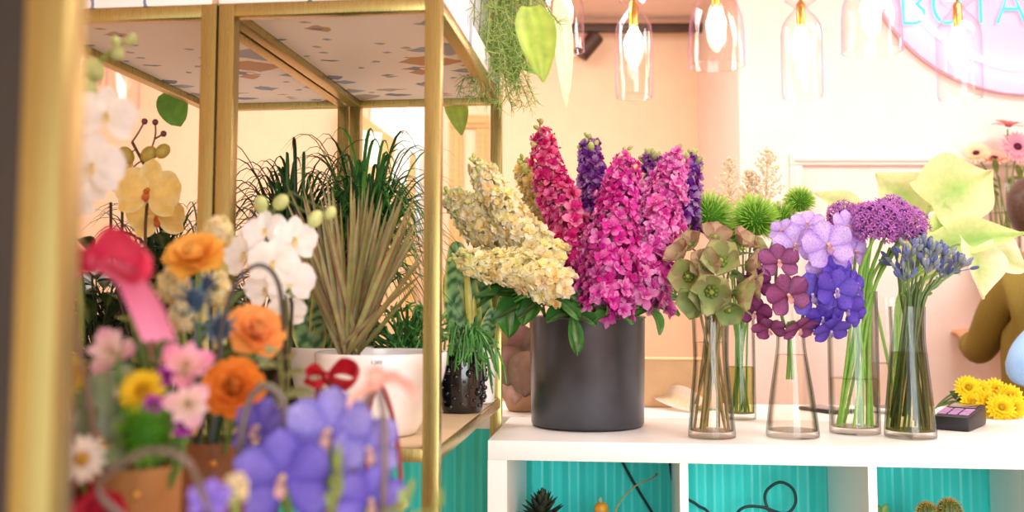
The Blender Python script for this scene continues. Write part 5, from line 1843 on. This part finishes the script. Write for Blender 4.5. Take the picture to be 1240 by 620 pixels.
for k, (px, py, sz, dy) in enumerate([(1172, 470, 34, .02), (1196, 490, 42, 0), (1186, 474, 34, .03), (1212, 505, 38, -.03), (1222, 482, 38, .02), (1176, 488, 32, .0), (1206, 474, 36, .04), (1226, 500, 36, -.02)]):
    Yq = 2.36 + dy
    p = P(px, py, Yq)
    p.z = max(p.z, SZ + S(sz, Yq) * .35)
    ft = Vector((P(1132 + k * 3, 480, 2.5).x, 2.5, SZ + .006 + .004 * (k % 4)))
    o = thing('chrysanthemum', 'yellow chrysanthemum lying on the counter, ' + lab_y[k], 'flower', ft, 0, 'yellow chrysanthemums on the counter')
    f = Vector((R.uniform(-.3, .5), -1, R.uniform(.1, .6)))
    part('stem', tube(bez(ft, (ft + p) / 2 + Vector((0, 0, .02)), p - f.normalized() * .006), .0024, 6, '#5d7a34'), M['stem'], o)
    b_ = part('flower_head', MB().add(YC, frame(p, f, (0, 0, 1), R.uniform(0, 6), S(sz, Yq)), tint(.05)), M['petal'], o, sharp=180)
    part('disc', MB().add(ball(S(sz * .1, Yq), 8, 6, '#c9b020', 1, 1, .6), frame(p + f.normalized() * S(sz * .1, Yq), f)), M['petal'], b_)
    part('leaf', MB().add(leafT(.05, .022, '#3f5f2c', '#56783a'), along(ft.lerp(p, .4), (R.uniform(-1, 1), -.4, .5))), M['leaf'], o)
# cut calla lying on the counter by the bucket
ft = PZ(846, 500, SZ) + Vector((0, 0, .008))
o = thing('cut_anthurium', 'cut pale anthurium with a green leaf lying behind the bucket', 'flower', ft, 0)
a_, b_ = PZ(842, 499, SZ) + Vector((0, 0, .012)), PZ(792, 492, SZ) + Vector((0, 0, .02))
part('spathe', MB().add(spathe(.075, (b_ - a_).length * 1.1, '#f3dcc8', '#f8e8dc', '#e8e0b0'), along(a_, b_ - a_ + Vector((0, 0, .02)), (-.1, -.7, .6))), M['petal'], o, sharp=180)
a_, b_ = PZ(828, 488, SZ) + Vector((0, 0, .022)), PZ(786, 486, SZ) + Vector((0, 0, .022))
part('leaf', MB().add(leafT(.085, .05, '#7fb04a', '#94c45a', b=.5, bend=-.2), along(a_, b_ - a_, (0, -1, .8))), M['leaf'], o, sharp=180)
part('stem', tube([ft + Vector((.06, .02, -.002)), ft, a_], .0035, 6, '#8aa24e'), M['stem'], o)
q = PZ(822, 492, SZ)
bxo = thing('cardboard_box', 'plain beige cardboard box behind the bucket and the hellebore vase', 'box', Vector((P(830, 440, 2.61).x, 2.61, SZ + .0005)), -TH)
hbx = P(800, 436, 2.58).z - SZ
lp(bxo, 'carton', box(-.13, .075, -.04, .06, 0, hbx, .003), M['box'])
lp(bxo, 'flap', box(-.13, .075, -.042, .01, hbx, hbx + .002, .0006), M['box'])
lp(bxo, 'flap', box(-.13, .075, .012, .062, hbx, hbx + .002, .0006), M['box'])
# brown round vase with pink caladium left of the bucket
cv = PZ(634, 498, SZ)
cv = Vector((cv.x, 2.5, SZ + .0005))
pot('clay_pot', 'round tan clay pot between the gold post and the bucket', cv, .04, .06, .085, M['clay'], 'pot', None)
o = thing('caladium', 'caladium with broad dusky pink leaves left of the bucket', 'plant', cv + Vector((0, 0, .072)), 0)
mv = MB()
for (tx, ty, wp, c0, c1, dy) in [(612, 432, 40, '#b98a86', '#8f6a58', -.03), (640, 440, 44, '#c9a08e', '#9a7562', -.05), (628, 405, 42, '#a87a80', '#7f6050', .02), (598, 398, 36, '#d9b088', '#c49870', .0), (652, 415, 40, '#b5848c', '#8a6258', .03), (614, 462, 34, '#e8c4b4', '#c99a88', -.04)]:
    q = P(tx, ty, 2.5 + dy)
    b0 = cv + Vector((0, 0, .075))
    hh = b0.lerp(q, .55) + Vector((0, 0, .05))
    mv.add(tube(bez(b0, hh, q + Vector((0, .01, .03)), 6), .0022, 6, '#8f5a5a'))
    T = petal(1, 1, 9, 6, .75, .55, -.6, .15, .03, c0=c0, c1=c1, ce=mix(c1, '#4f6a3a', .4))
    L_ = S(wp * 1.3, 2.5)
    part('leaf', MB().add((T[0] * np.array([S(wp, 2.5), L_, S(wp, 2.5)]), T[1], T[2]), along(q + Vector((0, 0, .03)), (R.uniform(-.5, .5), -.5, -.8), (0, -1, .4))), M['leaf'], o, sharp=180)
part('stem', mv, M['stem'], o)
ph = PZ(1006, 500, SZ)
o = thing('smartphone', 'black phone lying flat between the orchid flask and the allium vase', 'phone', Vector((ph.x, ph.y + .03, SZ + .0005)), .5)
lp(o, 'case', box(-.037, .037, -.06, .06, 0, .009, .003), M['black'])
lp(o, 'screen', box(-.033, .033, -.056, .056, .0088, .0094, .0002), M['blackgloss'])

# ================================================================== INSIDE THE CUBBIES
def incub(px, py, w_):
    """a point on the cubby floor at depth w_ behind the shelf front under photo column px"""
    lo = P(px, 600, 2.0)
    for _ in range(6):
        d = (Vector((lo.x, lo.y, 0)) - SH).dot(W)
        lo = P(px, 600, lo.y + (w_ - d))
    return Vector((lo.x, lo.y, ZC + .0005))
c = incub(657, 600, .17)
zt_ = P(657, 585, c.y).z
pot('plant_pot', 'small black pot of the dark succulent in the first cubby', c, .04, .05, zt_ - c.z - .075, M['black'], 'pot', None)
o = thing('rosette_succulent', 'dark green pointed succulent rosette in the first cubby', 'succulent', Vector((c.x, c.y, zt_ - .09)), 0)
mb = MB()
for k in range(46):
    t = k / 46
    a = k * 2.4
    el = .15 + 1.25 * t
    d = Vector((math.cos(a) * math.cos(el), math.sin(a) * math.cos(el), math.sin(el)))
    mb.add(petal(.062 - .02 * t, .018, 5, 2, .7, .6, .35, .35, c0='#1f3f2a', c1='#2f5a3a', ce='#4a3a34', bw=.6), along(Vector((c.x, c.y, zt_ - .085 + .035 * t)), d), tint(.1))
part('rosette', mb, M['leaf'], o, sharp=180)
c2 = incub(738, 610, .17)
zt_ = P(738, 622, c2.y).z
pot('plant_pot', 'small white pot of the orange cactus in the first cubby', c2, .03, .036, zt_ - c2.z - .01, M['bowl'], 'pot', None)
o = thing('orange_cactus', 'small grafted cactus with an orange top in the first cubby', 'cactus', Vector((c2.x, c2.y, zt_ - .02)), 0)
q = P(728, 616, c2.y)
part('base_stem', tube([Vector((c2.x, c2.y, zt_ - .02)), q], [.006, .007], 8, '#4f7a3a'), M['stem'], o)
part('cactus_head', MB().add(ball(S(9, c2.y), 14, 8, '#e0a838', 1, 1, .9), tr(q)), M['leaf'], o)
part('tip', MB().add(ball(S(3, c2.y), 8, 6, '#8fc0a0', 1, 1, 1.6), tr(P(727, 606, c2.y))), M['leaf'], o)
o = thing('air_plant', 'pale air plant stem arching up to the right in the first cubby', 'plant', Vector((c2.x, c2.y, zt_ - .02)), 0)
st_ = smooth([Vector((c2.x, c2.y, zt_ - .02)), P(752, 606, c2.y - .02), P(770, 588, c2.y - .04), P(790, 579, c2.y - .06), P(796, 573, c2.y - .07)], 6)
part('stem', tube(st_, [.0018] * (len(st_) - 4) + [.002, .003, .003, .001], 6, '#a9b070', '#4a5038'), M['stem'], o)
for (px, w_, top, r_, lab) in [(1122, .2, 609, 9, 'left of the two spiny cacti in the third cubby'), (1149, .2, 605, 11, 'right of the two spiny cacti, slightly larger')]:
    c = incub(px, 610, w_)
    zq = P(px, top, c.y).z
    r = S(r_ * 1.15, c.y)
    pot('plant_pot', 'little pot of the cactus ' + lab.split(' ')[0] + ' in the third cubby', c, .022, .026, zq - c.z - r * 1.9, M['clay'], 'pot', None)
    o = thing('round_cactus', lab, 'cactus', Vector((c.x, c.y, zq - r * 2.1)), 0, None)
    m_ = MB()
    n_ = 14
    bv = ball(r, 56, 12, '#5f7a3a', 1, 1, 1.1)
    v = bv[0].copy()
    a = np.arctan2(v[:, 1], v[:, 0])
    k_ = (1 + .09 * np.cos(a * n_))[:, None]
    v[:, :2] *= k_
    part('ribbed_body', MB().add((v, bv[1], bv[2]), tr(c.x, c.y, zq - r * 1.1)), M['leaf'], o, sharp=180)
    ms = MB()
    for i in range(n_):
        for j in range(1, 8):
            th_ = j / 8 * PI * .62
            d = Vector((math.sin(th_) * math.cos(2 * PI * i / n_), math.sin(th_) * math.sin(2 * PI * i / n_), math.cos(th_)))
            for s_ in range(3):
                ms.add(tube([Vector((c.x, c.y, zq - r * 1.1)) + d * r * 1.06, Vector((c.x, c.y, zq - r * 1.1)) + d * r * 1.06 + jit(d, .6).normalized() * r * .32], [.0006, .0002], 3, '#e0b050'))
    part('spines', ms, M['stem'], o)
c = incub(1062, 612, .14)
zq = P(1062, 611, c.y).z
pot('plant_pot', 'little pot of the green paddle cactus in the third cubby', c, .022, .026, zq - c.z - .04, M['clay'], 'pot', None)
o = thing('paddle_cactus', 'small green paddle cactus at the left of the third cubby', 'cactus', Vector((c.x, c.y, zq - .045)), 0)
part('paddle', MB().add(ball(.013, 14, 10, '#5a8a4a', 1, .45, 1.7), tr(c.x, c.y, zq - .022)), M['leaf'], o)
part('paddle', MB().add(ball(.009, 12, 8, '#6a9a50', 1, .45, 1.6), tr(c.x + .013, c.y, zq - .012) @ ry(.5)), M['leaf'], o)
def cable(label, pts, w_=.375):
    pp = []
    for px, py in pts:
        g = incub(px, py, w_)
        pp.append(P(px, py, g.y))
    last = pp[-1]
    st = smooth(pp + ([Vector((last.x + .02, last.y - .02, ZC + .004)), Vector((last.x + .07, last.y - .06, ZC + .004))] if pts[-1][1] > 590 else []), 7)
    solo('cable', tube(st, .0034, 8), M['cable'], label, 'cable', tuple(st[-1]), 'black cables in the cubbies')
cable('black cable crossing the first cubby diagonally', [(752, 556), (766, 582), (788, 618), (800, 640)])
cable('black cable hanging at the left of the second cubby', [(811, 558), (815, 583), (826, 600), (845, 612), (862, 630)])
cable('black cable coiled in a loop at the right of the second cubby', [(880, 640), (898, 616), (922, 614), (950, 622), (963, 610), (960, 592), (944, 584), (928, 595), (928, 612), (942, 640)], .34)
cable('black cable across the upper left corner of the third cubby', [(1056, 562), (1040, 580), (1024, 602), (1010, 630)], .36)

# ================================================================== BACK SHELF WITH GERBERAS
sh_z = P(1222, 306, 3.5).z
x0, x1 = P(1188, 300, 3.5).x, P(1188, 300, 3.5).x + .75
o = thing('wall_shelf', 'narrow wooden wall shelf behind the anthuriums', 'shelf', (x0, YR - .001, sh_z), 0)
lp(o, 'board', box(0, x1 - x0, -.19, 0, -.025, 0, .002), M['wood'])
for x in (.08, .6):
    lp(o, 'bracket', box(x, x + .02, -.15, 0, -.1, -.025, .002), M['dark'])
gc = P(1218, 300, 3.49)
gc = Vector((gc.x, 3.49, sh_z + .0005))
vase('glass vase of gerberas on the wall shelf', gc, [(.05, .002), (.05, .01), (.05, .12), (.054, .24)], .14)
for k, (px, py, sz, c0, c1, fc, lab) in enumerate([(1221, 152, 40, '#f09a98', '#f4b4ac', (.1, -.25, 1), 'coral gerbera seen from the side, highest in its vase'), (1232, 178, 44, '#ee9ab4', '#f4b8c4', (-.1, -1, .35), 'pink gerbera with dark centre facing the camera'), (1182, 186, 36, '#f4d0a8', '#f8e0c0', (-.4, -.7, .7), 'peach gerbera leaning left out of its vase'),
                                               (1204, 192, 38, '#f4b8a0', '#f8ccb4', (-.1, -.5, .9), 'salmon gerbera in the middle of its vase'), (1252, 190, 38, '#f4c4b0', '#f8d4c4', (.4, -.8, .6), 'pale gerbera at the frame edge')]):
    GT = daisyT(22, .42, .1, c0, c1, '#5a2a3a', 2, .16, .12)
    ft = Vector((gc.x + .02 * math.cos(k * 2), gc.y + .02 * math.sin(k * 2), gc.z + .02))
    p = P(px, py, 3.46)
    o = thing('gerbera', lab, 'flower', ft, 0, 'gerberas')
    f = Vector(fc).normalized()
    part('stem', tube(smooth([ft, neck(gc, .235, .04, p), p - f * .012], 7), .003, 6, '#6f8f44'), M['stem'], o)
    h_ = part('flower_head', MB().add(GT, frame(p, f, (0, 0, 1), k, S(sz, 3.46))), M['petal'], o, sharp=180)
    part('disc', MB().add(ball(S(sz * .12, 3.46), 10, 6, '#5a2338', 1, 1, .5), frame(p + f * .004, f)), M['petal'], h_)
for k in range(6):
    ft = Vector((gc.x + .03 * math.cos(k), gc.y + .03 * math.sin(k), gc.z + .02))
    p = Vector((gc.x + .09 * math.cos(k * 1.05), gc.y + .05 * math.sin(k * 1.05), gc.z + .27))
    o = thing('leafy_sprig', 'olive leafy sprig among the gerberas', 'foliage', ft, 0, 'sprigs among the gerberas')
    part('stem', tube(smooth([ft, neck(gc, .235, .042, p), p], 6), .0022, 6, '#6f8040'), M['stem'], o)
    for j in range(4):
        part('leaf', MB().add(leafT(.08, .022, '#6a7a34', '#84924a'), along(p.lerp(ft, .1 * j), jit((math.cos(k), math.sin(k) * .5, .8), .7))), M['leaf'], o)

# notice board with paper notes on the far wall
pl, pr_ = P(409, 118, 4.25), P(503, 186, 4.25)
nb_ = thing('notice_board', 'tan notice board with slanting top edge beside the bright window', 'board', (pl.x, 4.25, 0), 0)
wb = pr_.x - pl.x
def slab(x0, x1, y0, y1, z0, za, zb):
    v = [(x0, y0, z0), (x1, y0, z0), (x1, y0, zb), (x0, y0, za), (x0, y1, z0), (x1, y1, z0), (x1, y1, zb), (x0, y1, za)]
    return np.array(v, float), [(0, 1, 2, 3), (7, 6, 5, 4), (0, 4, 5, 1), (1, 5, 6, 2), (2, 6, 7, 3), (3, 7, 4, 0)], colarr('#ffffff', 8)
lp(nb_, 'panel', slab(0, wb, 0, .03, 0, pl.z, pr_.z), M['wood'])
lp(nb_, 'cork', slab(.04, wb - .04, -.005, 0, .6, pl.z - .09, pr_.z - .07), M['box'])
n1, n2 = P(447, 180, 4.24), P(487, 190, 4.24)
for (x, z, w_, h_, lab) in [(n1.x, n1.z, .09, .15, 'white paper note pinned to the tan board'), (n2.x, n2.z, .07, .24, 'long pale paper note near the right edge of the tan board')]:
    o = thing('paper_note', lab, 'note', (x, 4.2435, z), 0, 'pinned paper notes')
    lp(o, 'sheet', MB().add(box(-w_ / 2, w_ / 2, -.0006, .0006, -h_ / 2, h_ / 2), ry(.15)), M['white'])
    lp(o, 'pin', MB().add(ball(.006, 8, 6), tr(0, -.004, h_ / 2 - .015)), M['dark'])
# ================================================================== PEOPLE
def skin(verts, edges, radii, sub=2):
    me = bpy.data.meshes.new('s')
    me.from_pydata([tuple(v) for v in verts], edges, [])
    ob = bpy.data.objects.new('s', me)
    COL.objects.link(ob)
    sm = ob.modifiers.new('Skin', 'SKIN')
    sm.use_smooth_shade = True
    for i, r in enumerate(radii):
        sv = me.skin_vertices[0].data[i]
        sv.radius = r if isinstance(r, tuple) else (r, r)
        sv.use_root = (i == 0)
    ss = ob.modifiers.new('Sub', 'SUBSURF')
    ss.levels = ss.render_levels = sub
    dg = bpy.context.evaluated_depsgraph_get()
    m2 = bpy.data.meshes.new_from_object(ob.evaluated_get(dg))
    v = np.array([tuple(x.co) for x in m2.vertices])
    f = [tuple(q.vertices) for q in m2.polygons]
    bpy.data.objects.remove(ob)
    bpy.data.meshes.remove(me)
    bpy.data.meshes.remove(m2)
    return v, f

class G:
    def __init__(s):
        s.v, s.e, s.r = [], [], []

    def a(s, p, r, par=None):
        s.v.append(Vector(p))
        s.r.append(r)
        if par is not None:
            s.e.append((par, len(s.v) - 1))
        return len(s.v) - 1

    def T(s, col, sub=2):
        v, f = skin(s.v, s.e, s.r, sub)
        return v, f, colarr(col, len(v))

def hand(g, wrist_i, wrist, d, palm_n, sd):
    """five separate fingers off the palm; d forearm direction, palm_n palm normal, sd thumb side"""
    d, n = Vector(d).normalized(), Vector(palm_n).normalized()
    s = d.cross(n).normalized() * sd
    n = s.cross(d).normalized() * (1 if s.cross(d).dot(n) > 0 else -1)
    pc = g.a(wrist + d * .045, (.030, .016), wrist_i)
    kn = g.a(wrist + d * .082, (.032, .012), pc)
    for k, (o, L_) in enumerate(((.030, .072), (.010, .082), (-.010, .076), (-.029, .060))):
        b = wrist + d * .088 + s * o
        i0 = g.a(b, .0088, kn)
        i1 = g.a(b + d * L_ * .45 + n * .006, .0083, i0)
        i2 = g.a(b + d * L_ * .75 + n * .018, .0076, i1)
        g.a(b + d * L_ * .95 + n * .032, .0062, i2)
    t0 = g.a(wrist + d * .04 + s * .034, .0115, pc)
    t1 = g.a(wrist + d * .066 + s * .055 + n * .008, .0098, t0)
    g.a(wrist + d * .09 + s * .062 + n * .016, .0078, t1)

def person(label, loc, rot, arms, head_yaw, top, trousers, haircol, sleeve, apron=None, lean=0., sw=.155):
    o = thing('person', label, 'person', loc, rot, 'people behind the counter')
    def L(p):
        p = Vector(p)
        k = max(0, p.z - .95)
        return p + Vector((0, -lean * k, 0))
    g = G()
    pel = g.a(L((0, 0, .97)), (.155, .105))
    sp1 = g.a(L((0, 0, 1.1)), (.135, .095), pel)
    sp2 = g.a(L((0, .005, 1.25)), (.15, .105), sp1)
    ch = g.a(L((0, .005, 1.38)), (.155, .1), sp2)
    nb = g.a(L((0, .01, 1.48)), (.07, .065), ch)
    nk = g.a(L((0, -.005, 1.55)), .055, nb)
    hy = rz(head_yaw)
    hc = L((0, -.012, 1.65))
    def H(p):
        return hc + (hy @ Vector(p))
    h0 = g.a(H((0, -.01, -.06)), (.062, .07), nk)
    h1 = g.a(H((0, 0, .0)), (.074, .09), h0)
    h2 = g.a(H((0, .008, .06)), (.07, .086), h1)
    g.a(H((0, .008, .095)), (.04, .05), h2)
    nose = g.a(H((0, -.09, -.012)), .014, h1)
    g.a(H((0, -.104, -.025)), .011, nose)
    for s in (-1, 1):
        hp_ = g.a(L((s * .09, 0, .9)), .088, pel)
        kn = g.a((s * .1, -.012, .5), .058, hp_)
        cf_ = g.a((s * .1, .012, .34), .052, kn)
        an = g.a((s * .1, .02, .09), .036, cf_)
        hl_ = g.a((s * .105, -.05, .045), .036, an)
        g.a((s * .115, -.15, .03), .028, hl_)
        e, w_ = arms[0 if s < 0 else 1][:2]
        sh_ = g.a(L((s * sw, .005, 1.43)), .055, ch)
        el = g.a(e, .04, sh_)
        fo = g.a(Vector(e).lerp(Vector(w_), .35), .038, el)
        wr = g.a(w_, .026, fo)
        d = (Vector(w_) - Vector(e)).normalized()
        hand(g, wr, Vector(w_), d, arms[0 if s < 0 else 1][2], -s)
    part('body', g.T('#d8a07c'), M['skin'], o, world=False, sharp=180)
    # clothes follow the same joints, a little wider
    t = G()
    a0 = t.a(L((0, 0, .93)), (.175, .125))
    a1 = t.a(L((0, 0, 1.08)), (.16, .118), a0)
    a2 = t.a(L((0, .005, 1.25)), (.172, .125), a1)
    a3 = t.a(L((0, .005, 1.385)), (.172, .115), a2)
    t.a(L((0, .01, 1.49)), (.078, .074), a3)
    for s in (-1, 1):
        e, w_ = (Vector(q) for q in arms[0 if s < 0 else 1][:2])
        s0 = t.a(L((s * sw, .005, 1.432)), .072, a3)
        sh_ = L((s * sw, .005, 1.432))
        if sleeve == 'short':
            t.a(sh_.lerp(e, .6), .062, s0)
        else:
            m0 = t.a(sh_.lerp(e, .55), .064, s0)
            m1 = t.a(e, .054, m0)
            t.a(e.lerp(w_, .8), .05, m1)
    part('shirt', t.T(top), M['cloth'], o, world=False, sharp=180)
    q = G()
    c0 = q.a((0, 0, 1.0), (.165, .118))
    c1 = q.a((0, 0, .92), (.172, .125), c0)
    for s in (-1, 1):
        i0 = q.a((s * .092, 0, .86), .1, c1)
        i1 = q.a((s * .1, -.012, .5), .074, i0)
        q.a((s * .1, .015, .1), .062, i1)
    part('trousers', q.T(trousers), M['cloth'], o, world=False, sharp=180)
    for s in (-1, 1):
        z = G()
        z0 = z.a((s * .1, .03, .06), (.048, .05))
        z1 = z.a((s * .107, -.05, .045), (.048, .042), z0)
        z.a((s * .117, -.16, .036), (.042, .03), z1)
        part('shoe', z.T('#3a302a'), M['cloth'], o, world=False, sharp=180)
    hb = ball(1, 28, 18, haircol)
    v = hb[0].copy()
    front = np.clip(-v[:, 1], 0, 1) * np.clip(.35 - v[:, 2], 0, 1)          # lifts off the face, falls behind to the nape
    v[:, 1] += front * 1.1
    v[:, 2] -= np.clip(v[:, 1], 0, 1) * np.clip(-v[:, 2], 0, 1) * .45
    v = v * np.array([.087, .108, .098])
    part('hair', MB().add((v, hb[1], hb[2]), tr(H((0, .014, .045))) @ hy), M['hair'], o, world=False, sharp=180)
    for s in (-1, 1):
        Mx = tr(H((s * .082, .005, -.01))) @ hy @ ry(s * .25) @ sca((.35, .75, 1.15))
        part('ear', MB().add(ball(.027, 12, 8, '#d89a78'), Mx), M['skin'], o, world=False)
        Mx = tr(H((s * .032, -.078, .012))) @ hy
        part('eye', MB().add(ball(.0125, 12, 8, '#f4efe8'), Mx), M['paint'], o, world=False)
        part('iris', MB().add(ball(.006, 10, 6, '#3a2a1e', 1, .5, 1), Mx @ tr(0, -.0105, 0)), M['paint'], o, world=False)
        part('eyebrow', MB().add(tube([(-.016, 0, 0), (0, -.004, .004), (.016, 0, 0)], .003, 6, haircol), tr(H((s * .032, -.088, .034))) @ hy), M['paint'], o, world=False)
    part('mouth', MB().add(ball(.02, 12, 6, '#b5605a', 1, .35, .3), tr(H((0, -.083, -.055))) @ hy), M['skin'], o, world=False)
    if apron:
        ap = [L((0, -.125 - .012, z)) for z in (1.36, 1.22, 1.08, .94, .75, .55)]
        wv = [.2, .28, .36, .40, .42, .42]
        v, c = [], []
        for i, p in enumerate(ap):
            for j in range(9):
                x = (j / 8 * 2 - 1)
                v.append((p.x + x * wv[i] / 2, p.y + .07 * abs(x) ** 2.2 - .012, p.z))
        v = np.array(v)
        f = gridf(5, 8)
        n_ = len(v)
        vb = v + np.array([0, .004, 0])
        f2 = f + [tuple(reversed([x + n_ for x in q_])) for q_ in f]
        part('apron', (np.concatenate([v, vb]), f2, colarr(apron, 2 * n_)), M['cloth'], o, world=False, sharp=180)
    return o

# person in the olive shirt, back to us, working at the wall
X1, Y1 = P(1268, 262, 3.12).x, 3.12
person('person in olive shirt seen from behind, head turned right, at the frame edge', (X1, Y1, 0), PI,
       [((-.14, -.19, 1.22), (-.09, -.35, 1.24), (0, .2, -1)), ((.14, -.19, 1.22), (.1, -.35, 1.26), (0, .2, -1))], math.radians(-75),
       '#7d6a2c', '#6d5c2a', '#4a3226', 'long', sw=.13)
# person in denim leaning an arm on the counter
e = P(1230, 447, 2.56)
X2, Y2 = 1.84, 2.82
eL = (e.x - X2, e.y - Y2, e.z)
person('person in light blue denim shirt and brown apron leaning an elbow on the counter', (X2, Y2, 0), 0,
       [(eL, (eL[0] + .2, eL[1] - .02, 1.19), (0, 0, -1)), ((.26, -.05, 1.16), (.2, -.24, 1.16), (0, 0, -1))], math.radians(10),
       '#8fb4e0', '#3a4560', '#2e221c', 'long', '#6a3f30', .0)
